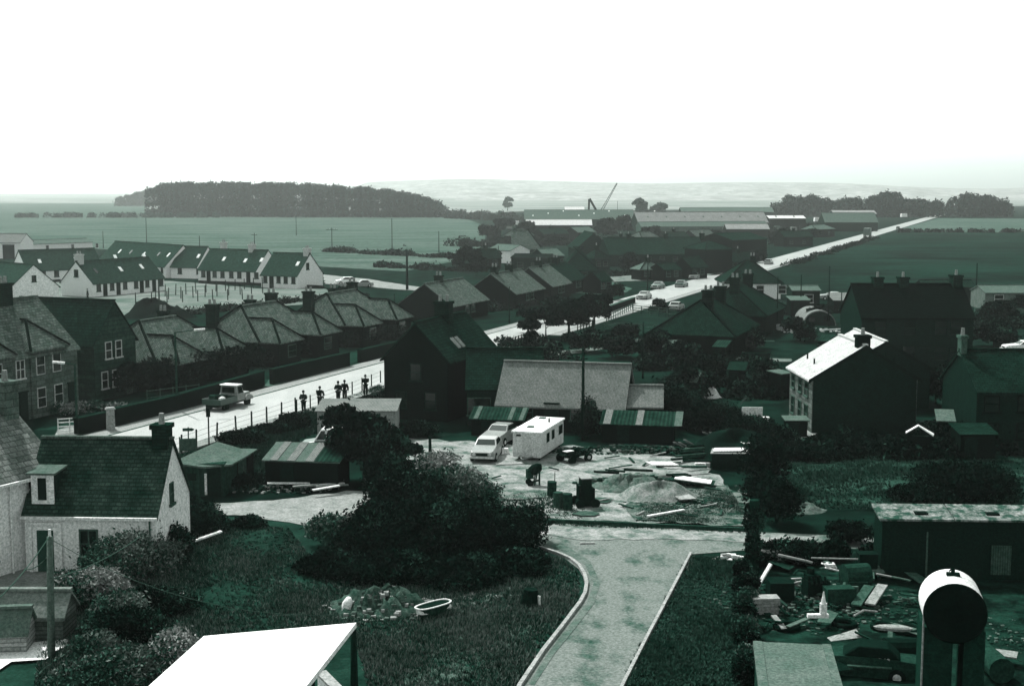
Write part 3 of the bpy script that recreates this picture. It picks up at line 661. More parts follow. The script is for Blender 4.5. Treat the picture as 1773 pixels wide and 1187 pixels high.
def bungalow(label, s0, L, chs, wn_=True, hip=(3.0, 3.0), t=-9.8, w=7.6, zr=5.5, rm=None, wings=None, group=GB, wm=None, ze=2.6):
    o = rd(s0, t)
    return house('bungalow', label, 'bungalow', o, AD, L, w, ze, zr, wm or M_dark, rm or M_slatem, hip=hip, group=group, chims=chs, fm=M_framed,
                 wins=[('F', u, .9, 1.1, 1.1) for u in (L * .42, L * .58)], doors=[('F', L * .5, 0, .8, 2)],
                 wings=wings if wings is not None else [(.3, 4.4, 2.1, ze, zr - 1.1, 2.0, [(2.7, .9, 1.4, 1.1)]), (L - 4.4, L - .3, 2.1, ze, zr - 1.1, 2.0, [(L - 2.7, .9, 1.4, 1.1)])])
bungalow('nearest hip-roofed bungalow, between gabled house and telephone pole', 6.4, 11.5, [(1.4, 6.2, .7, 1.1, 3.4, 5.5, 2), (8.8, 5.4, .7, .8, 4.2, 6.0, 2)])
bungalow('hip-roofed bungalow left of the tallest chimneys, second in the row', 22.8, 12.6, [(1.0, 5.8, .75, 1.1, 3.4, 5.9, 2), (6.0, 4.6, .7, .9, 4.4, 6.0, 2), (11.4, 5.4, .75, 1.1, 3.8, 6.3, 2)])
bungalow('third hip-roofed bungalow in the row, chimneys at either end', 40.2, 12.8, [(.8, 4.8, .75, 1.1, 3.8, 6.0, 2), (6, 4.6, .7, .9, 4.4, 6.0, 2), (8.5, 4.6, .7, .8, 4.4, 6.0, 2), (11.8, 5.2, .75, 1.1, 3.8, 6.3, 2)])
GD = 'plain gabled bungalows farther up the west side'
bungalow('first gabled bungalow past the hip roofs, black gable and one chimney', 69.5, 12.5, [(5, 4, .8, 1.0, 4.2, 5.8, 2)], hip=(0, 0), t=-9.9, zr=4.9, ze=2.2, wings=[], group=GD, rm=M_slatem)
bungalow('gabled bungalow with chimney in mid roof beside the first one', 92, 12.5, [(2, 4, .8, 1.0, 4.2, 5.9, 2), (8, 4, .8, 1.0, 4.2, 5.9, 2)], hip=(0, 0), t=-9.7, zr=4.9, ze=2.2, wings=[], group=GD, rm=M_slatem)
bungalow('gabled bungalow just left of the cross-gabled one', 108, 9.5, [(5, 4, .8, 1.0, 4.2, 5.9, 2)], hip=(0, 0), t=-9.7, zr=4.9, ze=2.2, wings=[], group=GD, rm=M_slatem)
bungalow('small low bungalow behind, last of the west row', 121, 9, [(4, 4, .8, 1.0, 4.2, 5.8, 2)], hip=(0, 0), t=-11, zr=4.7, ze=2.2, wings=[], group=GD, rm=M_slate)
o, a, L = from_eave((974, 466), (1034, 466), 2.6)
house('bungalow', 'bungalow with pointed hipped roof facing us behind the white car', 'bungalow', o, a, L, 9, 2.6, 6.4, M_darkg, M_slate, hip=(4.2, 4.2), wins=wn([1.6, 4, 6.6], w=1.1, h=1.2), fm=M_framed)
# dark two-storey house at the roadside, black gable to us
g0 = P(775, 624, 4.6)
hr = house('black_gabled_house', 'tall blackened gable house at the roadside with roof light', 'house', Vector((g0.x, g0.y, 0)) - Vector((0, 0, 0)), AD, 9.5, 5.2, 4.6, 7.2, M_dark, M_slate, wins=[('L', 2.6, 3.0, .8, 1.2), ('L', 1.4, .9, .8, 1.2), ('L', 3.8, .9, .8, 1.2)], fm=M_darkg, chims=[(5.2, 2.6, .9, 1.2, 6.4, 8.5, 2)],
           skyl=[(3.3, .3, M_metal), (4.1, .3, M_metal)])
o, a, L = from_eave((808, 673), (892, 673), 2.7)
house('slate_cottage', 'low dark slate-roofed cottage joined to the black gable house', 'cottage', o, a, L + 2, 6, 2.7, 5.2, M_darkg, M_slate, wins=[('F', .9, .8, 1.6, 1.2)], fm=M_framed, ov=.2)
o, a, L = from_eave((860, 698), (1081, 706), 1.9)
house('workshop', 'workshop under a wide pale sheeted roof behind the caravan', 'workshop', o, a, L, 5.6, 1.9, 4.5, M_dark, M_tin, ov=.25, wins=[('F', 2, .9, 1.2, .9), ('F', 6, .9, 1.2, .9)], doors=[('F', 4, 0, 1, 2)], fm=M_framed)
o, a, L = from_eave((1086, 705), (1146, 706), 1.9)
house('store_shed', 'small pale-roofed store at the right end of the workshop', 'shed', o, a, L, 3.6, 1.9, 3.1, M_dark, M_tin, ov=.1)
def leanto(label, a, b, zf, zb, d, rm, wm, stripes=None, cat='shed', name='lean_to_shed', doors=1):
    o, an, L = from_eave(a, b, zf)
    root = thing(name, label, cat, tuple(o), R(an))
    w_ = MB(); w_.ext([(0, 0), (d, 0), (d, zb), (0, zf)], 0, L); w_.build('wall', wm, root)
    r = MB(); sl = (zb - zf) / d
    r.slab([(-.15, -.2, zf + .08 - .2 * sl), (L + .15, -.2, zf + .08 - .2 * sl), (L + .15, d + .1, zb + .08 + .1 * sl), (-.15, d + .1, zb + .08 + .1 * sl)], .07); r.build('roof', rm, root)
    if stripes:
        for u, w1, mm in stripes:
            r = MB(); r.slab([(u, -.22, zf + .11 - .2 * sl), (u + w1, -.22, zf + .11 - .2 * sl), (u + w1, d + .1, zb + .11 + .1 * sl), (u, d + .1, zb + .11 + .1 * sl)], .025); r.build('roof_sheet', mm, root)
    if doors: opening(root, 'door', 'F', L * .3, 0, .8, min(1.8, zf - .25), L, d, M_woodd)
    return root
leanto('long low lean-to with rusty patched roof right of the caravan', (1042, 733), (1166, 737), 1.3, 1.85, 1.8, M_tind, M_dark, [(.1, .5, M_tin), (2.3, .45, M_tin), (4.9, .5, M_felt)])
leanto('dark lean-to with rusty sheets behind the parked cars', (816, 724), (905, 727), 1.2, 1.7, 1.5, M_tind, M_dark, [(.2, .3, M_felt), (2.6, .3, M_felt), (3.4, .3, M_felt)])
# roadside hut with pale roof, striped shed, hut beside cottage
o, a, L = from_eave((549, 712), (684, 714), 2.3)
root = leanto('grey-walled garage with flat pale roof by the five people', (549, 712), (684, 712), 2.3, 2.55, 3.4, M_tin, mat('garage_wall', .3, .2, 2), None, cat='garage', name='garage')
root = leanto('low shed with dark and pale striped sheet roof beside the big bush', (459, 796), (585, 800), 1.6, 2.1, 2.4, M_felt, M_dark, [(.35, .45, M_tin), (1.35, .5, M_tin), (2.45, .5, M_tin), (3.0, 1.5, M_tind)])
e0, e1 = P(304, 807, 1.9), P(358, 815, 1.9)
g0 = P(358, 860)
root = thing('garden_shed', 'dark timber garden shed with felt roof beside the white gable', 'shed', tuple(P(310, 858)), R(-4))
b = MB(); b.box(0, 2.6, 0, 2.6, 0, 1.85); b.build('wall', M_woodp, root)
b = MB(); b.slab([(-.3, -.25, 1.95), (1.55, -.35, 1.75), (2.9, 2.9, 2.15), (1.3, 3.2, 2.5)], .1); b.slab([(1.56, -.35, 1.75), (3.0, .2, 1.8), (3.5, 2.4, 2.0), (2.92, 2.9, 2.15)], .1); b.build('roof', M_felt, root)
b = MB(); b.box(1.65, 2.4, -.05, .02, 0, 1.7); b.build('door', M_woodd, root); b = MB(); b.box(1.5, 1.62, -.07, .02, .1, 1.3); b.build('door_post', M_board, root); b = MB(); b.box(.5, 1.0, -.04, .02, .9, 1.3); b.build('window', M_glass, root)
root = thing('outhouse', 'tiny pale-sided outhouse behind the dark garden shed', 'shed', tuple(P(405, 826)), R(-10))
b = MB(); b.box(0, .9, 0, .9, 0, 1.4); b.build('wall', M_dark, root); b = MB(); b.slab([(-.3, -.1, 1.5), (1.1, -.1, 1.5), (1.1, 1.1, 1.55), (-.3, 1.1, 1.55)], .06); b.build('roof', M_felt, root); b = MB(); b.box(.3, .8, -.04, .02, .2, 1.3); b.build('door', M_wood, root)

# near white cottage with dormer, and its taller neighbour
o, a, L = from_eave((42, 892), (268, 896), 2.6); a = -3.0
c0 = house('white_cottage', 'white roughcast cottage with dark slate roof, dormer and end chimney', 'cottage', o, a, L, 5.1, 2.6, 5.55, M_cream, mat('slate_near', .085, .028, 1.1, rough=.6, kind='slate', bump=1.0, p=(.28, .13), grain=14), ov=.12, gutter=M_board, ridge=M_slatem,
           wins=[('F', 2.9, .75, .72, 1.2), ('R', 2.3, 2.7, .4, .9)], chims=[(L - .42, 2.55, .72, .8, 4.6, 6.35, 1)], bars=2, fm=M_framed)
b = MB(); b.box(.35, 1.55, -.03, .02, 0, 2.1); b.box(.2, .34, -.12, .02, 0, 2.2); b.box(1.56, 1.7, -.12, .02, 0, 2.2); b.box(.2, 1.7, -.12, .02, 2.2, 2.32); q = b.build('doorway', M_cream, c0)
b = MB(); b.box(.55, 1.3, -.06, 0, 0, 1.95); b.build('door', M_leafm, c0)
b = MB(); b.cyl((L - .25, -.1, .1), (L - .25, -.1, 2.5), .045, .045, 8); b.build('downpipe', M_framed, c0)
sl = 3.5 / 2.8
dr = MB(); dr.hexa([(.25, .35, 2.95), (1.25, .35, 2.95), (1.25, 1.75, 4.3), (.25, 1.75, 4.3), (.25, .35, 4.4), (1.25, .35, 4.4), (1.25, 1.75, 4.41), (.25, 1.75, 4.41)])
dmr = dr.build('dormer', M_slate, c0)
b = MB(); b.box(.24, 1.26, .3, .36, 3.05, 4.42); b.build('dormer_front', M_cream, dmr)
b = MB(); b.slab([(.1, .12, 4.5), (1.42, .12, 4.5), (1.42, 1.75, 4.6), (.1, 1.75, 4.6)], .09); b.build('dormer_roof', M_felt, dmr)
b = MB(); b.box(.55, .93, .26, .31, 3.25, 4.25); b.build('dormer_window', M_glass, dmr)
o2, a2 = P(104, 996), 58.0
n0 = house('white_house', 'tall white house with pale slate roof cut by the left edge', 'house', P(36, 988) - Vector((math.cos(R(62)), math.sin(R(62)), 0)) * 6 , 62, 8.4, 6.5, 4.3, 7.0, M_white, M_slatel,
           wins=[('F', 4.1, 3.0, .7, 1.2), ('F', 6.9, 3.0, .6, 1.2), ('F', 7.0, .8, .8, 1.2), ('F', 4.2, .8, .9, 1.2)], gutter=M_board, fm=M_frame, bars=2, chims=[(8.0, 3.2, .8, 1.6, 6, 8.2, 2)], cm=M_stonel)
b = MB(); b.cyl((5.5, -.12, 0), (5.5, -.12, 4.2), .05, .05, 8); b.build('downpipe', M_board, n0)

# right-hand side -------------------------------------------------------
o = P(1407, 656, 3.9); dd = P(1368, 634, 3.9) - o; o.z = 0
# frame: x runs away from us reversed so that the front faces left
dx = -dd.normalized(); L = dd.length
far = o + dd
c0 = house('white_roofed_house', 'two-storey house with brilliant white roof slope and black gable', 'house', Vector((far.x, far.y, 0)), AX(dx), L, 7.4, 3.9, 6.15, M_greyw, M_whites, edge_shade=M_black, ov=.3,
           wins=[('F', 1.2, 2.5, .8, .9), ('F', 3.3, 2.5, .8, .9), ('F', 5.2, 2.5, .9, .9), ('F', 1.2, .6, .8, 1.2), ('F', 3.3, .6, .8, 1.2), ('F', 5.2, .6, .9, 1.2)], fm=M_framed, chims=[(5.9, 3.7, .8, .9, 5.4, 6.9, 1)], bars=1, cm=M_dark, group='houses with white roof slopes')
b = MB(); b.box(L + .001, L + .06, .05, 7.35, 0, 3.9); b.ext([(.05, 3.9), (7.35, 3.9), (3.7, 6.07)], L + .001, L + .06); b.build('gable_shade', M_darkg, c0)  # dark skin over the end wall, painting its shade
for u, y in ((1.2, 1.0), (3.6, .9), (6.1, 5.3), (6.1, 5.9)):
    z = 3.9 + 2.4 * min(y, 7.4 - y) / 3.7; b = MB(); b.cyl((u, y, z), (u, y, z + .45), .07, .07, 6); b.build('vent_pipe', M_black, c0)
house('white_roofed_house', 'smaller house behind, only its bright roof corner showing past the chimney', 'house', Vector((25.7, 112.5, 0)), -90, 9.5, 7, 3.2, 5.2, M_darkg, M_whites, edge_shade=M_black, group='houses with white roof slopes')
o, a, L = from_eave((1492, 549), (1686, 549), 5)
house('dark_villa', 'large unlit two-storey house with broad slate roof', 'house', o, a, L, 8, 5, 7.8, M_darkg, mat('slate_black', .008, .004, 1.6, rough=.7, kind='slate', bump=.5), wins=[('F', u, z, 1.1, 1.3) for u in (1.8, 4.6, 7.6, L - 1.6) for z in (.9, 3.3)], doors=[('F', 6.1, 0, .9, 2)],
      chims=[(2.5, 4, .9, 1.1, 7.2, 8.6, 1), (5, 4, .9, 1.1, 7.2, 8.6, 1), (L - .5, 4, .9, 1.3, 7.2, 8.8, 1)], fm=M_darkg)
o, a, L = from_eave((1692, 676), (1850, 676), 3.9)
house('dull_slate_house', 'harled house with mossy slate roof cut by the right edge', 'house', o, 0, L, 7, 3.9, 6.1, M_darkg, M_slate, wins=[('F', u, z, .9, 1.0) for u in (1.0, 3.2) for z in (.7, 2.5)], fm=M_dark, chims=[(.1, 3.5, .4, .8, 5.8, 7.2, 1)], cm=M_framed)
leanto('dark lean-to in front of the mossy slate house', (1664, 752), (1724, 752), 1.6, 1.9, 2.0, M_slate, M_dark)
# long white steading at right edge
o, a, L = from_eave((1706, 507), (1850, 507), 2.4)
house('white_steading', 'long low white steading at the right edge beyond the big dark house', 'farm building', o, a, L, 6, 2.4, 3.2, mat('steading_wall', .16, .1, 1.5), M_felt, wins=wn([2, 8, 12], w=1.2, h=1.2), doors=[('F', 5, 0, 1.2, 2)])
o, a, L = from_eave((1600, 497), (1690, 497), 2.4)
house('low_shed', 'low dark shed between the big dark house and the white steading', 'shed', o, a, L, 5, 2.4, 3.2, M_darkg, M_slate)
# east bungalows
GE = 'bungalows with dark slate roofs east of the road'
def ebung(label, s0, t, L, w, zr, hip, chs, wm=None, **k):
    return house('slate_bungalow', label, 'bungalow', rd(s0, t), AN - 90 + 0, L, w, 2.6, zr, wm or M_dark, M_slate, hip=hip, group=GE, chims=chs, fm=M_framed, **k)
# x axis runs back towards us (angle of -D); the front faces the road
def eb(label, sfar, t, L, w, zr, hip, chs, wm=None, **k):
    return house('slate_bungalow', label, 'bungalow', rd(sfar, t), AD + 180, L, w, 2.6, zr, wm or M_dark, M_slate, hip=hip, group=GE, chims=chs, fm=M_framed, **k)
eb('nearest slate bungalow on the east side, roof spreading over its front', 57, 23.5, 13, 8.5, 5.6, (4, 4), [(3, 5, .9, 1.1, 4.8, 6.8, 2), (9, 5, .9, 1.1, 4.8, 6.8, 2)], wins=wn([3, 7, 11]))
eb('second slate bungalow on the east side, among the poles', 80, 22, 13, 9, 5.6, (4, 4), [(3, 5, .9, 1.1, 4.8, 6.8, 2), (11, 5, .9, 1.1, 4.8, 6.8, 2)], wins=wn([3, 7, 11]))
o, a, L = from_eave((1256, 489), (1352, 489), 2.6)
house('villa_bungalow', 'hip-roofed cottage with pale front wall beside the far road', 'bungalow', o, a, L, 9, 2.6, 5.8, M_cream, M_slate, hip=(4, 4), wins=wn([2, 5.5, 9], w=1.1, h=1.2), doors=[('F', 3.8, 0, .9, 2)], chims=[(5, 4.5, .9, .9, 5, 6.6, 2)])
leanto('flat-topped shack left of the arched hut', (1370, 520), (1402, 520), 2.2, 2.5, 3, M_felt, M_dark)
o, a, L = from_eave((1372, 503), (1420, 503), 2.6)
house('store_shed', 'pale store with square window behind the shack', 'shed', o, a, L, 4, 2.6, 3.1, M_darkg, M_felt, wins=wn([2.4], w=1.2, h=1.1))
leanto('long pale-roofed shack right of the arched hut', (1444, 520), (1492, 520), 1.8, 2.5, 4, M_tin, M_dark, cat='shack', name='shack')
# arched hut
root = thing('nissen_hut', 'arched tin hut with two black windows', 'hut', tuple(P(1390, 563)), R(-3))
pr = [(4.2 * .5 + 2.1 * math.cos(t), 1.9 * math.sin(t)) for t in [math.pi * i / 12 for i in range(13)]]
b = MB(); b.ext(pr, 0, 7, 'y'); b.build('shell', M_tin, root, bevel=0); b = MB(); b.ext([(4.2 * .5 + 1.95 * math.cos(t), 1.75 * math.sin(t)) for t in [math.pi * i / 12 for i in range(13)]], -.05, .0, 'y'); b.build('end_wall', M_darkg, root)
for x in (.7, 2.6): b = MB(); b.box(x, x + .8, -.09, -.04, .5, 1.2); b.build('window', M_glass, root)
# --------------------------------------------------- middle distance works and terraces
o, a, L = from_eave((1055, 440), (1222, 438), 2.8)
house('long_terrace', 'long dark terrace with bright gutter dots in the middle distance', 'terrace', o, a, L, 9, 2.8, 6.2, M_darkg, mat('slate_far', .045, .03, .4, kind='slate'), wins=wn([3 + 3.2 * i for i in range(int((L - 4) / 3.2))], w=1.1, h=1.2), fm=M_framed, chims=[(6 + 9 * i, 4.5, .9, .9, 5.8, 7.2, 1) for i in range(3)])
o, a, L = from_eave((1222, 432), (1268, 431), 5)
house('dark_block', 'square dark block at the right end of the long terrace', 'building', o, a, L, 8, 5, 6.5, M_dark, M_slate, hip=(3, 3))
o, a, L = from_eave((1268, 416), (1328, 414), 5)
house('dark_block', 'tall black sheeted block between the terrace and the road', 'building', o, a, L, 12, 5, 6.5, M_dark, M_slate, hip=(0, 0))
o, a, L = from_eave((886, 430), (936, 430), 3)
house('slate_cottage', 'slate-roofed cottage left of the flat-roofed block in the middle distance', 'cottage', o, a, L, 9, 3, 7.2, M_darkg, M_slatem, hip=(0, 3), wins=wn([2, 5]), fm=M_framed)
o, a, L = from_eave((885, 446), (950, 447), 3)
house('flat_block', 'dark flat-fronted block below the slate-roofed cottage', 'building', o, a, L, 6, 3, 3.6, M_darkg, M_dark, wins=wn([2, 5, 8, 11], w=1.2), fm=M_framed)
o, a, L = from_eave((943, 443), (976, 442), 2.8)
house('small_villa', 'small pale-roofed house left of the pointed bungalow', 'house', o, a, L, 6, 2.8, 4.2, M_darkg, M_felt, wins=wn([2, 4.5]), fm=M_framed)
o, a, L = from_eave((984, 425), (1020, 430), 3.5)
house('gabled_store', 'store with pale gable edge behind the pointed bungalow', 'shed', o, a - 10, L, 8, 3.5, 7, M_darkg, M_slate)
o, a, L = from_eave((846, 432), (884, 434), 3)
house('white_works', 'bright white works building among the trees left of the flat block', 'building', o, a, L, 6, 3, 4.2, M_white, M_felt, doors=[('F', 4, 0, 1.5, 2.2)])
GF = 'factory sheds on the horizon'
def factory(label, e0, e1, ze, w, zr, wm, rm, name='factory_shed', **k):
    o, a, L = from_eave(e0, e1, ze); return house(name, label, 'factory', o, a, L, w, ze, zr, wm, rm, group=GF, ov=.5, **k), L
factory('open-fronted factory shed with white edge stripe, front left of the works', (911, 389), (1025, 389), 4, 8, 5.8, M_dark, M_tinw)
factory('wide grey factory roof with scattered bright roof lights, left end', (908, 379), (1098, 379), 4, 14, 8.0, M_darkg, M_felt, skyl=[(4 + 7.1 * i, .35 + .25 * (i % 3), SK) for i in range(9)])
for (u0, u1, y0) in ((8, 13, .6), (21, 26, .55), (33, 40, .5)): pass
factory('longest pale factory roof in the centre of the works', (1105, 385), (1330, 384), 4, 12, 8.1, M_darkg, M_tinf, skyl=[(5 + 8 * i, .5, M_felt) for i in range(9)])
factory('low factory annexe with white roof patches under the longest roof', (1110, 392), (1330, 391), 2.5, 8, 4.2, mat('works_wall', .1, .06, .5), M_felt)
factory('small white-roofed factory shed near the road', (1258, 396), (1332, 396), 3, 8, 4.6, M_dark, M_tinf)
factory('black factory block with white top edge', (1332, 378), (1395, 378), 5, 12, 6.0, M_dark, M_tinw)
factory('grey-roofed factory near the treeline at the right end', (1428, 384), (1520, 384), 4, 12, 7.6, M_darkg, M_felt)
factory('farthest white-roofed factory shed beside the trees', (1444, 370), (1518, 370), 5, 12, 6.6, M_darkg, M_tinf)
factory('distant factory roof with shallow central peak', (1180, 367), (1340, 367), 5, 14, 7.4, M_darkg, M_felt)
factory('distant pale roof left of the crane', (978, 364), (1012, 364), 5, 12, 7, M_darkg, M_tinw)
# low stuff of the works yard: vans, stacks
for i, (x, y, wd, lab, m) in enumerate([(895, 392, 8, 'white van parked left of the open-fronted factory', M_white), (882, 398, 10, 'pale trailer at the edge of the works yard', M_tin), (1150, 399, 18, 'pale stack of blocks below the factory annexe', M_felt), (1210, 402, 8, 'small white lorry below the factory annexe', M_white),
        (1345, 402, 12, 'dull stack of pallets right of the small white-roofed shed', M_felt), (1375, 404, 9, 'pale container near the road by the works', M_tin), (1415, 385, 9, 'white van parked by the grey-roofed factory', M_white), (1566, 377, 10, 'white van parked by the trees near the end of the road', M_white)]):
    c = P(x, y); k = pxm(y); W = wd / k; root = thing('container', lab, 'container', tuple(c), 0, 'vehicles and stacks in the works yard')
    b = MB(); b.box(-W / 2, W / 2, 0, 3, .5, 2.6, .1, .1); b.build('box', m, root); b = MB(); b.box(-W / 2 + .3, W / 2 - .3, .3, 2.7, 0, .48); b.build('chassis', M_black, root)
# the jumble of small buildings in the middle distance
for i, (x0, x1, ye, zz, w_, zr_, wm_, rm_, lab) in enumerate([
    (1060, 1100, 425, 3, 6, 5, 'd', 's', 'small dark house left of the long terrace roof'), (1112, 1150, 414, 3, 6, 5, 'd', 'm', 'small slate house behind the long terrace, left'), (1160, 1196, 412, 3, 6, 4.6, 'g', 's', 'small house behind the long terrace, middle'), (1206, 1250, 410, 3, 6, 5, 'd', 'm', 'small house behind the long terrace, right'),
    (1030, 1052, 447, 2.6, 5, 4.4, 'g', 's', 'little house between pointed bungalow and long terrace'), (1000, 1036, 402, 3, 6, 4.6, 'd', 'f', 'low store in front of the open-fronted factory'), (940, 985, 405, 3, 6, 4.6, 'd', 's', 'dark shed below the open-fronted factory'), (900, 934, 408, 3, 6, 5, 'g', 'm', 'slate house below the open-fronted factory, left'),
    (1262, 1302, 452, 2.4, 5, 4, 'd', 's', 'low dark shed beside the far road'), (1196, 1228, 462, 2.4, 5, 4.2, 'd', 's', 'low dark house by the side street'), (1110, 1150, 466, 2.2, 4, 3.4, 'd', 'f', 'flat shed on the side street, left'), (1150, 1186, 467, 2.2, 4, 3.2, 'd', 's', 'flat shed on the side street, right'),
    (1358, 1400, 410, 3, 6, 4.6, 'd', 's', 'dark shed between black factory block and road'), (1412, 1452, 397, 3, 6, 4.4, 'd', 'f', 'long shed close to the far road'), (832, 868, 447, 2.4, 5, 4.2, 'd', 's', 'dark cottage left of the first dark flat block'), (1040, 1064, 486, 2.2, 4, 3.6, 'd', 's', 'dark garage by the forecourt')]):
    o, a, L = from_eave((x0, ye), (x1, ye - 1), zz)
    house('small_house', lab, 'house', o, a + (-12, 8, 0, 14)[i % 4], L, w_, zz, zr_, {'d': M_dark, 'g': M_darkg}[wm_], {'s': M_slate, 'm': M_slatem, 'f': M_felt}[rm_], wins=wn([L * .25, L * .7], w=1, h=1), fm=M_framed, hip=(2, 2) if i % 3 == 1 else (0, 0), chims=[(L * .5, w_ / 2, .7, .8, zr_ - .6, zr_ + .9, 1)] if i % 2 == 0 else [], group='small dark buildings of the middle distance')
for i, (x, y, wd, lab) in enumerate([(1182, 660, 22, 'dark garden hut in the gardens right of the workshop roof'), (1262, 640, 26, 'dark hut by the wire fence'), (1236, 600, 20, 'dark hut beside the back lane'), (1150, 600, 22, 'dark greenhouse base under the nearest east bungalow'), (960, 636, 20, 'little hut in the garden behind the slate cottage'), (1420, 590, 22, 'dark hut between shacks and dark villa'), (1625, 728, 26, 'dark hut behind the garden table'), (1720, 575, 30, 'dark hut behind the mossy slate house'), (1460, 548, 24, 'hut in front of the long shack')]):
    leanto(lab, (x, y), (x + wd, y + 1), 1.7, 2.1, 1.8, (M_felt, M_slate, M_tind)[i % 3], M_dark, name='garden_hut')
# crane
root = thing('crawler_crane', 'dark works crane with inverted V legs and a long thin jib', 'crane', tuple(P(1035, 392)))
k = pxm(392); 
b = MB(); b.bar((-4.4, 0, 4), (-4.2, 0, 13), 1.2, .9); b.build('mast', M_black, root)
b = MB(); b.bar((-4.0, 0, 13.2), (2.4, 0, 2), .9, 1.0); b.build('back_stay', M_black, root)
b = MB()
p0, p1 = Vector((1, 0, 6)), Vector((9, 0, 20.5)); n = 14; side = Vector((.45, 0, -.28))
b.bar(p0 - side, p1 - side * .3, .25, .25); b.bar(p0 + side, p1 + side * .3, .25, .25)
for i in range(n):
    a_, c_ = p0.lerp(p1, i / n), p0.lerp(p1, (i + 1) / n); s_ = 1 if i % 2 else -1; f = 1 - .7 * i / n
    b.bar(a_ + side * s_ * f, c_ - side * s_ * f, .1, .1)
b.build('jib', M_rust, root)
b = MB(); b.box(-1.5, 3, -2, 2, 1, 4.5); b.build('cab', M_black, root)
# ================================================================== NEAR BUILDINGS AT THE FRAME EDGE
z = 5.0
a, b_, c_, d_ = P(353, 1100, z), P(617, 1077, z), P(528, 1190, z), P(256, 1190, z)
dn = (c_ - b_).normalized() * 6
root = thing('flat_roof_store', 'building with dazzling white flat roof at the bottom edge', 'building', tuple(Vector((a.x, a.y, 0))), 0)
O_ = Vector((a.x, a.y, 0)); c2 = b_ + dn; d2 = a + dn
b = MB(); b.slab([a - O_, d2 - O_, c2 - O_, b_ - O_], .14); b.build('roof', M_whiter, root)
b = MB(); q = [a.lerp(c2, .2), b_.lerp(d2, .2), c2.lerp(a, .2), d2.lerp(b_, .2)]
b.prism([(p.x - O_.x, p.y - O_.y) for p in q], 0, z - .15); b.build('wall', M_darkg, root)
def brick_wall(label, a, b, h, th, m, cm): return lowwall(label, a, b, h, th, m, cm)
brick_wall('short pale brick wall beside the white flat roof', P(556, 1165, 1.0).xy.to_3d(), P(615, 1225, 1.0).xy.to_3d(), 1.0, .25, M_cream, M_kerb)
# two timber sheds, bottom left
def shed(label, o, ang, L, w, ze, zr, wm, rm, doors=(), **k):
    return house('timber_shed', label, 'shed', o, ang, L, w, ze, zr, wm, rm, ov=.12, doors=doors, group='timber sheds in the bottom left corner', **k)
M_clap = mat('pale_clapboard', .5, .36, 3, kind='brick', p=(4, .16), bump=.5)
M_clapd = mat('grey_clapboard', .2, .12, 3, kind='brick', p=(4, .16), bump=.5)
o, an, L = from_eave((-40, 1068), (108, 1068), 1.0)
shed('grey timber shed with dark felt roof beside the wire pole', o, an, L, 1.6, 1.0, 1.7, M_clapd, mat('felt_dark', .2, .13, 2))
gc = P(48, 1132)
shed('pale boarded shed, its gable end in front of the grey one', gc - Vector((2.2, .3, 0)), 6, 2.2, 1.3, .85, 1.5, M_clap, M_felt, wins=[])
sheet('concrete_slab', PX((20, 1120), (118, 1110), (116, 1122), (95, 1132), (80, 1146), (20, 1150), (-40, 1190), (-120, 1190), (-60, 1130)), .12, mat('bright_concrete', .85, .75, 2, bump=.1), jit=.03)
hose = thing('hose', 'long hose curling past the bright concrete slab', 'hose', tuple(P(110, 1120)))
b = MB(); q = [P(x, y, .08) - P(110, 1120) for x, y in ((134, 1098), (130, 1112), (122, 1124), (108, 1136), (92, 1146), (76, 1158), (62, 1172))]
for p0, p1 in zip(q, q[1:]): b.cyl(p0, p1, .045, .045, 6)
b.build('tube', M_framed, hose)
# corner shed with speckled roof, right
o, an, L = from_eave((1528, 899), (1900, 903), 2.7)
cs = thing('scrapyard_shed', 'black scrapyard shed with long speckled felt roof in two lengths', 'shed', tuple(o), R(an))
b = MB(); b.box(0, L, 0, 1.5, 0, 2.7); b.build('wall', M_woodd, cs)
M_spk = mat('lichen_felt', .3, .05, 2.6, rough=.8, bump=.4, lo=.42, hi=.66)
for u0, u1 in ((-.15, L * .33), (L * .33 + .06, L + .2)): b = MB(); b.slab([(u0, -.2, 2.78), (u1, -.2, 2.78), (u1, 1.6, 3.05), (u0, 1.6, 3.05)], .09); b.build('roof', M_spk, cs)
for u in (1.5, 4.6): b = MB(); b.box(u, u + .55, .3, .7, 2.8, 2.93); b.build('roof_hatch', M_dark, cs)
b = MB(); b.box(4.75, 5.6, -.06, .02, .3, 1.6); b.build('shutter', mat('corr_door', .09, .05, 2, kind='corr', p=3), cs)
# oil tank on brick piers
tc = P(1650, 1187); TZ = 3.45; y0 = 42.3
tk = thing('oil_tank', 'big white-topped cylindrical fuel tank on brick piers', 'tank', (P(1654, 1062, 3.45).x, P(1654, 1062, 3.45).y, 0), R(-12))
prf = []
b = MB()
secs = []
for y, r in ((-.02, .0001), (-.02, .5), (0, .93), (.06, .99), (1.75, .99), (1.81, .93), (1.83, .4)):
    secs.append([(math.cos(t) * r, y, TZ + math.sin(t) * r) for t in [2 * math.pi * i / 40 for i in range(40)]])
b.loft(secs); b.build('shell', mat('tank_paint', .8, .6, 1.5, rough=.5, bump=.05), tk, smooth=False)
b = MB(); b.loft([[(math.cos(t) * r, y, TZ + math.sin(t) * r) for t in [2 * math.pi * i / 40 for i in range(40)]] for y, r in ((-.09, .3), (-.06, .93), (-.03, .985), (.01, 1.0))]); b.build('end_plate', M_dark, tk)  # end coloured dark to paint its shade; the shell stays pale
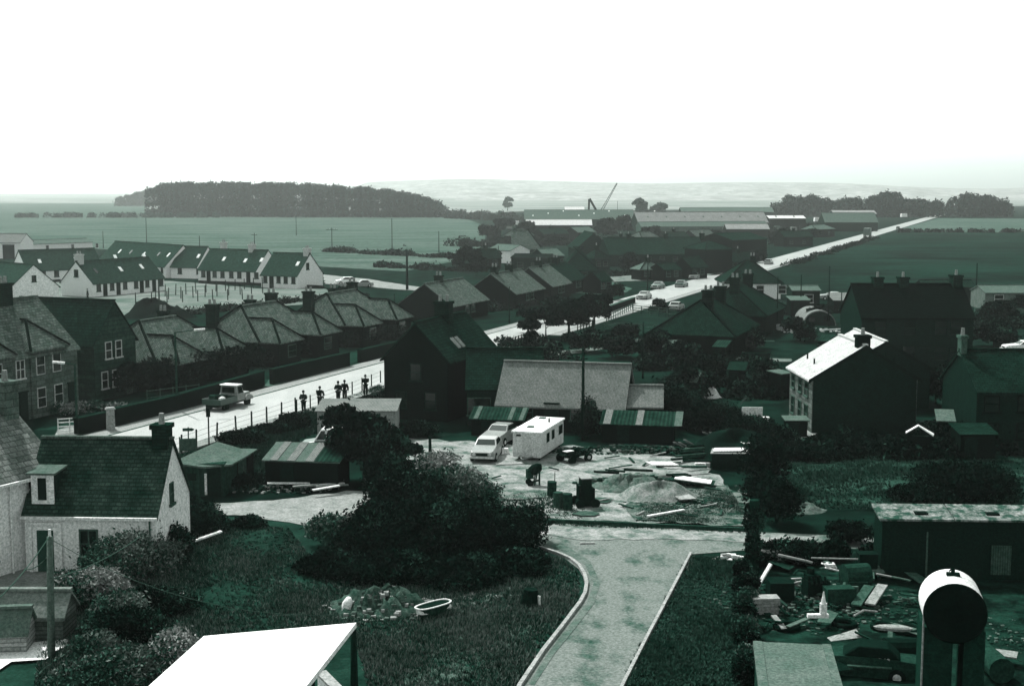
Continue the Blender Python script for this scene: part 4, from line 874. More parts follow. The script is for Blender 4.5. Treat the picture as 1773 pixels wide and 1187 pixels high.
b = MB(); b.box(-.2, .22, .9, 1.15, TZ + .96, TZ + 1.06); b.cyl((0, 1.0, TZ + 1.05), (0, 1.0, TZ + 1.22), .07, .06, 8); b.bar((-.12, 1.0, TZ + 1.12), (.0, 1.0, TZ + 1.24), .04, .04); b.build('filler_cap', M_black, tk)
for x0, x1 in ((-.98, -.02), (.32, .98)): b = MB(); b.box(x0, x1, .15, 1.9, -.1, TZ - .55 if x0 < 0 else TZ - .6); b.build('pier', mat('pier_render', .03, .018, 2), tk)
b = MB(); b.cyl((-.97, .02, .4), (-.97, .02, TZ + .1), .03, .03, 6); b.build('gauge_pipe', M_metal, tk)

# ================================================================== WALLS, HEDGES, FENCES
def hedge(label, pts, h, wd, n, size, mats, name='hedge'):
    o = pts[0]; root = thing(name, label, 'hedge', tuple(o)); bl = []
    for a, b in zip(pts, pts[1:]):
        k = max(2, int((b - a).length / (wd * .7)))
        for i in range(k + 1):
            p = a.lerp(b, i / k) - o; bl.append(((p.x, p.y, h * .5), wd * .7, wd * .7, h * random.uniform(.48, .58)))
    leaf_mesh('foliage', bl, n, size, mats, root, .5, 1.2); return root
lowwall('dark boundary wall along the left pavement up to the lamp post', P(196, 738), P(312, 711), 1.25, .4, M_dark, M_darkg)
lowwall('lower end of the left boundary wall, before the pale gate pillar', P(132, 753), P(186, 741), 1.15, .4, M_dark, M_darkg)
lowwall('dark boundary wall beside the pickup truck', P(312, 711), P(455, 668), 1.3, .4, M_dark, M_darkg)
lowwall('dark boundary wall past the driveway opening', P(470, 666), P(603, 634), 1.35, .4, M_dark, M_darkg)
lowwall('far boundary wall running on to the black gable house', P(622, 627), P(720, 603), 1.2, .4, M_dark, M_darkg)
gp = thing('gate_pillar', 'pale gate pillar standing in the left boundary wall', 'pillar', tuple(P(192, 746)), R(20)); b = MB(); b.box(-.3, .3, -.3, .3, 0, 1.6, .03, .03); b.build('shaft', M_conc, gp); b = MB(); b.box(-.36, .36, -.36, .36, 1.6, 1.72, .1, .1); b.build('cap', M_conc, gp)
gt = thing('garden_gate', 'white barred gate at the left of the boundary wall', 'gate', tuple(P(100, 752)), R(25))
b = MB()
for zz in (.2, .5, .8, 1.05): b.box(0, 1.6, -.03, .03, zz, zz + .07)
for x in (0, .78, 1.54): b.box(x, x + .07, -.05, -.031, .1, 1.15)
b.build('gate_frame', M_board, gt)
hedge('tall black hedge behind the left boundary wall', PX((222, 690), (330, 672), (440, 650)), 2.9, 1.6, 9000, .16, [M_leafd])
hedge('dark clipped hedge in front of the third bungalow', PX((450, 640), (560, 612), (690, 590)), 1.9, 1.4, 5000, .16, [M_leafd])
hedge('flowering garden hedge in front of the big grey house', PX((102, 722), (160, 716), (215, 722)), 1.0, .9, 3500, .12, [M_leafm, M_leafp])
fence('white garden fence behind the boundary wall, left of the lamp post', [P(255, 696), P(300, 690), P(345, 684)], 1.2, 1.0, .05, (.35, .9), .06, M_framed, M_framed)
# roadside post and wire fence with the people
fence('post and wire fence along the near side of the road', [P(288, 795), P(340, 775), P(409, 750), P(462, 733), P(512, 716)], 2.6, 1.25, .075, (.4, .75, 1.1), .02, M_woodd, M_metal, railname='wire', jit=.04)
fence('continuation of the roadside fence behind the five people', [P(514, 717), P(560, 701), P(610, 684), P(659, 664)], 2.6, 1.15, .06, (.4, .75, 1.08), .02, M_woodd, M_metal, railname='wire')
fence('black railed fence where the road passes the ivy-clad trunk', [P(888, 604), P(912, 596)], 1.0, 1.3, .07, (.5, .85, 1.2), .07, M_black, M_black)
fence('dark rail fence under the roadside trees', [P(1000, 574), P(1030, 566)], 1.0, 1.1, .06, (.5, .95), .06, M_black, M_black)
fence('nearer of two long rail fences across the gardens', [P(1046, 574), P(1110, 577), P(1172, 579)], 1.6, 1.2, .06, (.4, .75, 1.1), .08, M_framed, M_framed)
fence('farther of two long rail fences across the gardens', [P(1096, 543), P(1170, 550)], 1.7, 1.2, .06, (.5, .85, 1.15), .09, M_framed, M_framed)
fence('rail fence along the far pavement by the parked cars', [P(1050, 560), P(1095, 536)], 1.8, 1.0, .06, (.5, .9), .07, M_framed, M_framed)
lowwall('low dark wall curving beside the forecourt', P(1052, 542), P(1098, 525), .9, .4, M_dark, M_framed)
fence('wire fence in front of the garden of the white-roofed house', [P(1120, 640), P(1240, 645), P(1370, 650)], 3, 1.2, .05, (.6, 1.1), .02, M_woodd, M_woodd, railname='wire')
# estate garden posts
for i, (A_, B_, lab, hh) in enumerate([((286, 513), (470, 497), 'row of tall posts nearest the cottage terraces', 1.9), ((270, 520), (455, 508), 'middle row of tall bare posts on the estate ground', 1.9), ((235, 527), (420, 519), 'front row of tall bare posts on the estate ground', 1.8)]):
    fence(lab, [P(*A_), P(*B_)], 2.3, hh, .09, (1.2,), .03, M_woodd, M_woodd, railname='wire', jit=.05, group='rows of fence posts on the estate ground')
lowwall('long dark low wall in front of the right-hand cottages', P(345, 490), P(560, 499), .5, .4, M_dark, None)
lowwall('low dark wall under the left terraces', P(54, 492), P(104, 488), .5, .4, M_dark, None)
# ================================================================== POLES
def lamp(label, p, h, armv, group='street lamps beside the main road'):
    root = thing('street_lamp', label, 'street lamp', tuple(p), 0, group)
    b = MB(); b.cyl((0, 0, -.1), (0, 0, 1.2), .14, .13, 10); b.cyl((0, 0, 1.2), (0, 0, h), .09, .07, 10); b.build('column', mat('lamp_column', .05, .03, 3), root, smooth=False)
    a = Vector(armv); b = MB(); b.cyl((0, 0, h - .05), Vector((0, 0, h)) + a, .045, .04, 8); b.build('arm', mat('lamp_column', .05), root)
    b = MB(); n = a.normalized(); e = Vector((0, 0, h)) + a; b.bar(e - n * .1, e + n * .75, .28, .16); b.build('lamp_head', M_board, root, bevel=.05)
    return root
lamp('street lamp with arm to the right, standing before the hip-roofed bungalow', P(307, 712), 6.2, (1.5, .25, .12))
lamp('street lamp with white head pointing left, before the big grey house', P(134, 752), 5.0, (-.75, -.1, .08))
rs = thing('road_sign', 'thin road sign post with small dark head near the pickup truck', 'sign', tuple(P(362, 771)))
b = MB(); b.cyl((0, 0, 0), (0, 0, 2.3), .05, .05, 8); b.build('post', M_black, rs); b = MB(); b.box(-.14, .14, -.06, -.045 + .03, 1.95, 2.55); b.build('sign_plate', M_black, rs)
nb = thing('notice_board', 'square notice board on posts by the roadside fence', 'sign', tuple(P(326, 792)), R(8))
b = MB(); b.box(-.55, .55, -.04, .04, .45, 1.25); b.build('board', M_framed, nb)
for x in (-.52, .52): b = MB(); b.box(x - .04, x + .04, .041, .1, 0, 1.35); b.build('post', M_wood, nb)
fs = thing('direction_sign', 'small arrow-shaped fingerpost above the notice board', 'sign', tuple(P(327, 785)), R(8))
b = MB(); b.cyl((0, 0, 0), (0, 0, 1.75), .04, .04, 8); b.build('post', M_wood, fs); b = MB(); b.ext([(-.35, 1.5), (.25, 1.5), (.42, 1.6), (.25, 1.7), (-.35, 1.7)], -.08, -.05, 'y'); b.build('arrow_board', M_wood, fs)
def pl(label, x, yb, yt, r=.13, arm=0, **k):
    p = P(x, yb); s = 1.0; h = CAM_H - (yt - HOR) * CAM_H / (yb - HOR); return pole(label, p, h, r, arm, **k)
GP = 'poles across the scene'
pl('black telegraph pole rising in front of the pale workshop roof', 1009, 762, 600, .13, group=GP)
pl('short thick black post standing in the bright yard', 745, 835, 754, .12, group=GP)
pl('dark pole at the corner of the white flat roof', 614, 1225, 1084, .14, group=GP)
wp = pl('grey wire pole before the white cottage doorway', 89, 1140, 922, .15, group=GP, m=mat('pole_grey', .14, .09, 3, stretch=(3, 3, .3)), lean=(.12, 0), arm=0)
b = MB(); b.cyl((0.12, 0, 4.55), (.12, 0, 4.85), .06, .05, 8); b.build('insulator', M_board, wp)
pl('tall dark pole on open ground right of the terraces', 705, 502, 433, .24, group=GP)
pl('estate lamp pole in front of the mound', 276, 535, 483, .12, group=GP)
for i, (x, yb, yt, lab, am) in enumerate([(346, 440, 408, 'thick short pole behind the estate terraces', 0), (441, 436, 403, 'pole with crossarm behind the chimneyed terrace', .9), (575, 437, 394, 'pole with wide crossarm out in the big field', 1.6), (179, 430, 400, 'faint pole in the pale left field', 0),
    (679, 440, 378, 'thin tall pole in the middle of the big field', 0), (513, 408, 375, 'thin pole in the big field before the wood', 0), (254, 425, 377, 'thin pole at the left of the big field', 0), (760, 440, 400, 'thin pole at the right of the big field', 0),
    (1113, 655, 556, 'dark pole in the gardens left of the nearest east bungalow', 0), (1345, 572, 478, 'tall black pole left of the arched hut', 0), (1278, 575, 492, 'dark pole rising between east bungalow chimneys', 0), (1434, 565, 460, 'tallest black pole right of the arched hut', 0),
    (1386, 545, 475, 'pole with short stay behind the arched hut', 0), (1456, 560, 506, 'short black pole beside the long shack', 0), (1121, 515, 455, 'thin pole by the far pavement cars', 0), (882, 560, 495, 'thin pole before the gabled bungalows', 0), (863, 470, 425, 'pole beside the white works building', 0),
    (683, 545, 508, 'slim post near the third hip-roofed bungalow', 0), (1069, 385, 348, 'thin mast on the factory roofs by the crane', 0), (1690, 505, 455, 'thin pole in the right pasture', 0)]):
    pl(lab, x, yb, yt, .09 if yb > 520 else .13, am, group=GP)
pl('thin pale pipe standing before the speckled-roof shed', 1603, 1005, 918, .05, m=M_framed, name='vent_pipe')
pl('thin metal rod beside the fuel tank', 1503, 975, 938, .03, m=M_black, name='metal_rod')
# old trunk in the lane hedge
dt = thing('tree_stump', 'dark ivy-covered trunk beside the lane end', 'tree', tuple(P(1303, 985)))
b = MB(); b.cyl((0, 0, -.1), (.03, 0, 3.2), .3, .22, 9); b.build('trunk', M_bark, dt); leaf_mesh('ivy', [((0, 0, .9), .42, .4, 1.0), ((0, 0, 2.2), .5, .5, .9)], 1500, .09, [M_leafd, M_leafm], dt, .6)
# wires
def wire(label, a, b, sag=.4, r=.02):
    root = thing('overhead_wire', label, 'wire', tuple(a)); mb = MB(); n = 10
    q = [a.lerp(b, i / n) - a - Vector((0, 0, sag * 4 * (i / n) * (1 - i / n))) for i in range(n + 1)]
    for p0, p1 in zip(q, q[1:]): mb.cyl(p0, p1, r, r, 5, cap=False)
    mb.build('strand', M_framed, root); return root
tp = P(89, 1140) + Vector((.12, 0, 4.6))
wire('wire dropping left from the grey pole across the yard', tp, P(-30, 1060, 4.2), .2)
wire('slack wire from the grey pole towards the white cottage wall', tp + Vector((0, 0, -.6)), P(42, 985, 3.2) + Vector((0, 0, 0)), .2)
wire('washing line stretched from the grey pole across the cottage front', tp + Vector((0, 0, -1.6)), Vector((P(268, 985).x, P(268, 985).y, 2.0)), .3)
wire('long wire from the grey pole to the dark pole by the flat roof', tp + Vector((0, 0, -.1)), P(614, 1225) + Vector((0, 0, 3.2)), .9, .012)

# ================================================================== TREES AND BUSHES
# thicket in the middle
GT = 'bushes of the central thicket'
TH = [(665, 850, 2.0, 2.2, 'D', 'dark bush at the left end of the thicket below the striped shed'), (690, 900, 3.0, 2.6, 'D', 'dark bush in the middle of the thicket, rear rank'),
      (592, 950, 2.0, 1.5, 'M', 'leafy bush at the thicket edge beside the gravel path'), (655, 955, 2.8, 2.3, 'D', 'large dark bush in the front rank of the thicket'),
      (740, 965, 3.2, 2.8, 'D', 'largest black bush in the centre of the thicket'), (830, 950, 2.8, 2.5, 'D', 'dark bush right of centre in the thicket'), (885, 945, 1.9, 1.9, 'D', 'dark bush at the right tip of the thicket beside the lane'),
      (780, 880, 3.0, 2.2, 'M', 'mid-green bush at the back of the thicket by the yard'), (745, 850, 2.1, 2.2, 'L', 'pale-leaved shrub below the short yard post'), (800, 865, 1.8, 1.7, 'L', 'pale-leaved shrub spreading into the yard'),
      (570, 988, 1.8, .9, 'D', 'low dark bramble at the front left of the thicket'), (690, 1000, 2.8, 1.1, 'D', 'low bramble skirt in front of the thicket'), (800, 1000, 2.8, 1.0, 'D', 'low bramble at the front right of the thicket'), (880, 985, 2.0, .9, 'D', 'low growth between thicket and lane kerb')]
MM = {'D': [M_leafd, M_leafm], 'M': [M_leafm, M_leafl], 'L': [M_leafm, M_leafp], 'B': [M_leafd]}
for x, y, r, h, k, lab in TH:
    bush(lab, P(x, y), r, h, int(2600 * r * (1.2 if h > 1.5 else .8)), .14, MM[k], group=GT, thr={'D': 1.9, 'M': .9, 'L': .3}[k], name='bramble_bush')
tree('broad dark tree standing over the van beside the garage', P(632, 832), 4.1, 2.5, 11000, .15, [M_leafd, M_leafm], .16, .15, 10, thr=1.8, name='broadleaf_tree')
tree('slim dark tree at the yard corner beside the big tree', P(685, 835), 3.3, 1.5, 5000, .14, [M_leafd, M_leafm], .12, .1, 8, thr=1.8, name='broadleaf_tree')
bush('dark bush growing against the telegraph pole by the workshop', P(1018, 758), 1.2, 2.9, 2500, .12, MM['D'], thr=1.7)
# bottom left shrubs
GS = 'garden shrubs at the bottom left'
for x, y, r, h, k, lab in [(205, 1010, 2.3, 2.2, 'M', 'light speckled shrub hiding the cottage corner'), (258, 990, 1.6, 2.0, 'M', 'spiky shrub under the cottage downpipe'), (160, 1050, 1.7, 1.6, 'L', 'pale shrub behind the timber sheds'), (205, 1100, 1.9, 1.6, 'M', 'shrub in the middle of the bottom left garden'),
                           (170, 1160, 1.6, 1.4, 'M', 'shrub beside the curling hose'), (300, 1170, 1.6, 1.7, 'L', 'pale shrub against the white flat roof'), (250, 1130, 1.8, 1.6, 'D', 'dark shrub left of the white flat roof corner'), (215, 1190, 2.4, 1.4, 'M', 'mid-green shrub at the bottom edge'),
                           (280, 1060, 1.7, 1.0, 'D', 'low dark shrub in front of the tilted white panel'), (300, 970, 1.2, 1.7, 'D', 'dark shrub at the foot of the white gable'), (350, 925, 1.7, 1.5, 'D', 'dark shrub behind the long white plank'), (330, 905, 1.3, 1.4, 'D', 'dark shrub against the cottage gable'), (425, 912, 1.2, .5, 'D', 'low dark growth at the left edge of the path')]:
    bush(lab, P(x, y), r, h, int(2600 * r), .11, MM[k], group=GS, thr={'D': 1.7, 'M': .9, 'L': .2}[k], name='garden_shrub')
# broad-bladed plant
root = thing('spiky_plant', 'spiky long-leaved plant against the cottage wall', 'plant', tuple(P(236, 985)))
b = MB()
for i in range(46):
    a_ = random.uniform(0, 6.28); l = random.uniform(.9, 1.5); d = Vector((math.cos(a_) * l * .45, math.sin(a_) * l * .45, l)); s = Vector((-math.sin(a_), math.cos(a_), 0)) * .05
    b.face([s, -s, d * .6 - s, d * .6 + s]); b.face([d * .6 + s, d * .6 - s, d])
b.build('leaves', M_leafl, root)
# roadside bushes
for x, y, r, h, k, lab in [(470, 752, 1.8, .8, 'D', 'low bush along the inner side of the roadside fence'), (505, 742, 1.8, 1.2, 'D', 'dark bush left of the garage'), (430, 770, 2.2, 1.0, 'D', 'low growth behind the striped shed'), (690, 700, 2.0, 1.6, 'D', 'dark bush between garage and black gable house'), (648, 698, 1.2, .6, 'D', 'low dark bush at the feet of the rightmost person'),
                           (400, 800, 2.4, .9, 'D', 'low growth right of the garden shed'), (720, 755, 1.6, 1.2, 'D', 'dark round bush at the foot of the black gable house'), (440, 840, 1.8, .7, 'D', 'low weeds between the shed and the timber pile'), (850, 740, 1.0, 1.4, 'D', 'dark bush in front of the slate cottage'),
                           (1180, 735, 2.8, 2.8, 'D', 'wide dark bush right of the workshop store'), (1225, 745, 2.4, 2.2, 'D', 'dark bush behind the leaning sheets'), (1160, 712, 2.2, 2.2, 'D', 'bush overhanging the store roof end'), (1290, 760, 2.6, 1.7, 'D', 'grassy mound bush left of the white-roofed house'), (1340, 770, 2.0, 1.4, 'D', 'dark bush at the corner of the white-roofed house'),
                           (1330, 850, 1.9, 3.1, 'B', 'tall black bush beside the ivy-covered trunk'), (1345, 905, 1.6, 2.4, 'B', 'black bush in front of the tall one by the trunk'), (1318, 880, 1.3, 2.2, 'B', 'narrow black bush touching the ivy-covered trunk'),
                           (1690, 860, 3.6, 2.0, 'B', 'broad black bush behind the speckled-roof shed'), (1610, 870, 2.2, .9, 'D', 'low dark bush left of the broad black one'), (1390, 972, 1.6, 1.0, 'D', 'low bush along the scrapyard side of the lane'), (1340, 975, 1.3, 1.1, 'D', 'low dark bush at the scrapyard corner'), (1450, 968, 1.0, .9, 'D', 'small bush breaking the lane edge'), (1510, 968, .9, .8, 'D', 'small bush beside the speckled-roof shed'),
                           (1460, 935, 1.4, 1.0, 'D', 'weedy bush beyond the lane with white flowers'), (1620, 770, 3.0, 1.6, 'B', 'dark growth behind the small white porch roof'), (1480, 780, 3.0, 1.0, 'B', 'dark growth at the foot of the black gable'), (1570, 785, 3.0, 1.0, 'B', 'dark growth under the small white porch roof'), (1400, 790, 2.4, .9, 'B', 'low dark growth before the white-roofed house'),
                           (1290, 1000, .6, .8, 'D', 'weeds at the foot of the ivy-covered trunk')]:
    bush(lab, P(x, y), r, h, int(1700 * r), .14, MM[k], thr=1.9, name='dark_bush', group='bushes among the buildings', nb=5)
for i in range(7):
    x = 1292 + 3 * math.sin(i * 2); y = 1030 + i * 26
    bush('hedge plant number %s from the lane along the scrapyard edge' % ['one', 'two', 'three', 'four', 'five', 'six', 'seven'][i], P(x, y), .75, 1.0, 1500, .1, MM['M'] if i % 2 else MM['D'], thr=1.5, group='hedge plants along the scrapyard edge', nb=3, name='hedge_plant')
# trees by the road
GR = 'trees beside the main road'
tree('ivy-clad narrow dark tree beside the road opening', P(921, 628), 5.3, 1.15, 5000, .18, [M_leafd], .3, .1, 8, group=GR, name='ivy_tree')
tree('dark spreading tree, left of the pair over the road bend', P(985, 590), 4.8, 2.7, 8000, .2, [M_leafd], .2, .3, 9, group=GR, name='spreading_tree')
tree('dark spreading tree with forked trunk, right of the pair over the road bend', P(1025, 572), 4.3, 2.6, 8000, .2, [M_leafd, M_leafm], .18, .35, 9, group=GR, name='spreading_tree', thr=2.2, lean=.8)
for x, y, h, r, lab in [(945, 585, 3.4, 2.2, 'low dark tree left of the spreading pair'), (960, 560, 3.5, 2.6, 'dark tree behind the spreading pair'), (915, 578, 3, 1.8, 'dark bushy tree at the edge of the bright road patch'), (800, 470, 5, 3, 'round dark tree left of the white works building'), (825, 478, 5.5, 3, 'round dark tree below the white works building'), (850, 462, 4, 2.5, 'small dark tree touching the white works building'),
                        (905, 415, 6, 5, 'dark tree mass above the slate-roofed cottage'), (850, 415, 5, 5, 'dark tree at the edge of the big field'), (1045, 412, 7, 5, 'dark tree in front of the works crane'), (1075, 405, 7, 5, 'dark rounded tree under the centre factory roof'), (1130, 418, 5, 4, 'dark tree in front of the works annexe'), (870, 400, 5, 5, 'dark tree left of the open-fronted factory'),
                        (1350, 425, 5, 4, 'dark tree right of the tall black block'), (1400, 418, 4, 4, 'dark bush row by the road before the works'), (1310, 455, 3, 3, 'dark bushes between terrace and road'), (1180, 455, 3.5, 3, 'bush in front of the long terrace'), (1090, 470, 4, 3, 'dark tree at the left end of the long terrace'), (1150, 478, 3, 3, 'dark garden tree before the side street'),
                        (1060, 520, 2.4, 2.2, 'rounded shrub by the forecourt wall'), (1140, 540, 1.6, 1.6, 'low shrub between the two rail fences'), (1085, 590, 1.8, 2.0, 'dark shrub in the garden below the rail fences'), (1010, 610, 1.8, 2.2, 'dark garden shrub right of the ivy-clad tree'), (1060, 620, 2.0, 2.4, 'dark garden shrub above the workshop roof'), (1130, 625, 3.0, 2.2, 'garden tree right of the workshop roof'), (1190, 640, 2.6, 2.2, 'garden tree below the nearest east bungalow'),
                        (1240, 660, 2.2, 2.0, 'dark shrub beside the wire fence'), (1190, 690, 2.8, 2.4, 'dark bush by the sheeted white heap'), (1330, 680, 2.6, 1.8, 'dark bush left of the white-roofed house'), (1420, 560, 2.5, 2.0, 'bush between arched hut and dark villa'), (1470, 620, 3.0, 2.0, 'dark tree before the dark villa'), (1620, 700, 3.0, 2.2, 'dark tree between black gable and mossy house'), (1660, 690, 3.2, 2.0, 'dark tree at the left of the mossy slate house'),
                        (1110, 400, 6, 4, 'dark tree left of the long factory annexe'), (1240, 420, 4, 4, 'dark tree above the square dark block'), (1720, 600, 2.4, 3, 'dark bushes behind the mossy slate roof'), (1740, 560, 3, 3, 'dark trees below the white steading'), (940, 470, 3.5, 2.4, 'dark tree between the west bungalow roofs'), (1380, 590, 2.6, 2.4, 'dark shrubs left of the dark villa'), (1290, 610, 2.6, 2.4, 'dark shrubs right of the nearest east bungalow'), (1210, 612, 2, 2.4, 'dark shrubs under the nearest east bungalow')]:
    s_ = max(.18, .9 / pxm(y) * 2.2); tree(lab, P(x, y), h, r, int(min(4500, 1400 * r)), s_, [M_leafd, M_leafm] if y > 480 else [M_leafd], .12, .12, 6, group='dark trees and tall shrubs of the middle distance', name='dark_tree', thr=2.1)
# conspicuous lone trees
tree('lone dark tree on the skyline above the factory roof', P(1110, 380), 12.5, 5, 2500, .8, [M_leafm], .4, .2, 7, group='skyline trees', name='skyline_tree')
tree('square dark tree clump on the skyline right of the lone tree', P(1143, 376), 9.5, 6, 2500, .8, [M_leafm], .4, .15, 7, group='skyline trees', name='skyline_tree')
tree('pale lone tree on the hazy skyline left of the crane', P(879, 365), 12, 5, 1500, 1.0, [M_leafm], .4, .2, 7, group='skyline trees', name='skyline_tree')
# the wood on the left and the treeline on the right: counted by nobody
def wood(name, label, pts, hs, n, size, mats, w_, cr=3.5):
    """a mass of many crowns between two picture points on the ground"""
    bl = []; a, b = pts; d = b - a; nn = Vector((-d.y, d.x, 0)).normalized()
    k = int(d.length / (cr * .75)) * w_
    for i in range(k):
        t = random.random(); r = random.random(); h = hs(t) * random.uniform(.9, 1.05); p = a + d * t + nn * r * w_ * cr * 1.5; s = cr * random.uniform(.7, 1.1)
        bl.append(((p.x, p.y, h - s * 1.1), s, s, s * 1.2)); 
        if r < .35 or i % 3 == 0: bl.append(((p.x, p.y, h * .55), s, s, h * .4)); bl.append(((p.x, p.y, h * .25), s, s, h * .3)); bl.append(((p.x, p.y, h * .08), s, s, h * .16))
    o = leaf_mesh(name, bl, n, size, mats, None, .5, 1.6); return tag(o, label, 'wood', kind='stuff')
def prof(t):
    q = [(0, 19), (.03, 21.5), (.15, 22), (.5, 21.3), (.75, 18.5), (.9, 14), (.97, 8.5), (1, 4)]
    for (a, ca), (b, cb) in zip(q, q[1:]):
        if t <= b: return ca + (cb - ca) * (t - a) / (b - a)
    return 4
wood('pine_wood', 'long dense pine wood beyond the big field', (P(250, 375), P(765, 377)), prof, 120000, .75, [M_leafd, M_leafm], 6, 3.6)
wood('pale_wood', 'fainter trees trailing off left of the pine wood', (P(200, 357), P(262, 357)), lambda t: 9 + 10 * t, 7000, 1.0, [M_leafm], 3, 5)
wood('field_hedge', 'line of hedge at the foot of the pine wood', (P(30, 377), P(400, 377)), lambda t: 3.2, 9000, .6, [M_leafm], 1, 2.6)
def prof2(t): return 12.5 + 2.2 * math.sin(t * 17) + 1.2 * math.sin(t * 41 + 1) - (7 * (t - .9) * 10 if t > .9 else 0) - (5 if t < .05 or .10 < t < .13 else 0)
wood('far_treeline', 'rounded belt of trees at the right horizon', (P(1345, 376), P(1765, 376)), prof2, 50000, .85, [M_leafd, M_leafm], 3, 5)
wood('scattered_wood', 'low dark scrub between the wood and the factories', (P(770, 378), P(910, 384)), lambda t: 3.5 + 2 * math.sin(t * 20), 9000, .6, [M_leafd, M_leafm], 2, 3)
wood('scattered_wood', 'dark belt of scrub at the far side of the rough ground', (P(560, 436), P(770, 447)), lambda t: .9 + .5 * math.sin(t * 14), 7000, .4, [M_leafd, M_leafm], 2, 2.2)
wood('scattered_wood', 'dark scrub between field and west bungalows', (P(640, 462), P(800, 470)), lambda t: .8 + .5 * math.sin(t * 14), 6000, .35, [M_leafd, M_leafm], 2, 2.0)
wood('scattered_wood', 'scrub along the works side of the far road', (P(1230, 412), P(1480, 390)), lambda t: 1.8 + 1.0 * math.sin(t * 23), 9000, .5, [M_leafd], 2, 2.6)
wood('scattered_wood', 'dark scrub filling the plots around the middle distance roofs', (P(790, 428), P(1060, 424)), lambda t: 2 + 1.0 * math.sin(t * 23), 9000, .5, [M_leafd], 3, 2.6)
wood('field_hedge', 'hedge line along the right pasture', (P(1560, 403), P(1900, 403)), lambda t: 1.6, 5000, .5, [M_leafd], 1, 1.6)
wood('field_hedge', 'dark hedge on the right verge of the far road', (P(1368, 462), P(1520, 412)), lambda t: .7 + .3 * math.sin(t * 30), 8000, .3, [M_leafd], 1, 1.6)
# undergrowth in the dark gardens
for lab, aa, bb, hh, ww in [('tangled undergrowth in the gardens left of the white-roofed house', (1150, 690), (1360, 690), .7, 4), ('tangled undergrowth between workshop and east bungalows', (1100, 640), (1360, 650), .8, 3), ('dark undergrowth below the big villa', (1400, 600), (1700, 640), .9, 3),
                        ('dark undergrowth between west bungalows and road', (860, 540), (985, 520), .6, 2), ('dark undergrowth behind the hip-roofed bungalows', (330, 545), (640, 510), .5, 2), ('weedy growth in the back gardens past the black gable house', (860, 590), (900, 640), .6, 3),
                        ('dark undergrowth around the arched hut', (1340, 545), (1490, 540), .7, 3), ('dark growth in front of the long terrace', (1060, 480), (1240, 462), .8, 2), ('dark growth beyond the mossy slate house', (1640, 590), (1800, 560), .9, 4), ('dark growth along the back of the allotments', (1420, 795), (1780, 790), .7, 3)]:
    wood('undergrowth', lab, (P(*aa), P(*bb)), lambda t, hh=hh: hh * (1 + .6 * math.sin(t * 37)), 9000, .2, [M_leafd, M_leafm], ww, 1.3)
# long grass
lawn = PX((100, 925), (380, 905), (500, 915), (560, 1000), (930, 960), (975, 970), (1000, 990), (1006, 1015), (995, 1044), (965, 1084), (930, 1128), (890, 1190), (640, 1200), (610, 1085), (350, 1105), (300, 1190), (60, 1190))
tufts('long_grass', 'rough uncut grass over the near field', lawn, 30000, .17, [M_gra, M_grb])
tufts('verge_grass', 'dark rough grass right of the lane', PX((1204, 966), (1292, 966), (1296, 1190), (1082, 1190), (1128, 1110), (1168, 1030)), 8000, .15, [M_leafm, M_gra])
tufts('weeds', 'weeds and scrubby grass on the allotment ground', PX((1310, 802), (1773, 795), (1800, 880), (1350, 883)), 5500, .16, [M_leafm, M_gra])
tufts('weeds', 'weeds on the scrubby corner of the yard', PX((1110, 858), (1260, 845), (1300, 912), (1100, 903)), 4000, .16, [M_gra, M_grb])
tufts('weeds', 'weeds along the back of the roadside verge', PX((300, 800), (512, 722), (660, 668), (690, 700), (520, 760), (440, 850), (330, 860)), 6000, .3, [M_leafm, M_gra])
tufts('kerb_weeds', 'grass growing over the right-hand lane kerb', PX((1190, 962), (1204, 962), (1170, 1030), (1128, 1110), (1080, 1205), (1064, 1205), (1112, 1110), (1156, 1030)), 900, .12, [M_gra, M_grb])
tufts('kerb_weeds', 'grass tufts along the mossy back kerb of the lane', PX((905, 900), (1150, 910), (1300, 917), (1300, 925), (1150, 918), (905, 908)), 700, .14, [M_leafm, M_gra])
tufts('weeds', 'thin weeds creeping into the bright yard', PX((830, 870), (930, 850), (1010, 880), (1010, 900), (930, 900)), 900, .12, [M_leafm, M_gra])
# ================================================================== VEHICLES
C_white = mat('car_white', .8, .76, 1, rough=.3, bump=0, spec=.6); C_grey = mat('car_silver', .24, .2, 1, rough=.3, bump=0, spec=.6); C_dark = mat('car_dark', .06, .04, 1, rough=.3, bump=0, spec=.6)
GC = 'cars on and beside the main road'; GY = 'cars parked in the yard'
saloon = make_car('saloon', C_white, 'light saloon parked nose out nearest us beside the caravan', GY); put(saloon, P(843, 792), 262)
recolour(saloon, C_grey, ('body',)); recolour(saloon, mat('car_lit_cabin', .46, .4, 1, rough=.35, bump=0, spec=.5, grain=0), ('cabin',))  # body darkened for shaded sides, cabin paled like a lit roof
c = copy_tree(saloon); relabel(c, 'second saloon behind the first, hidden up to its windscreen'); put(c, P(866, 766), 250); recolour(c, C_grey)
van = make_car('van', C_dark, 'estate car with white roof parked under the dark tree', 'cars parked in the yard', roofm=C_white); van['category'] = 'car'; van.name = 'estate_car'; put(van, P(574, 786), 180)
heading = 69
hatch = make_car('hatch', C_white, 'white car on the forecourt before the pointed bungalow', GC); put(hatch, P(1001, 496), 190)
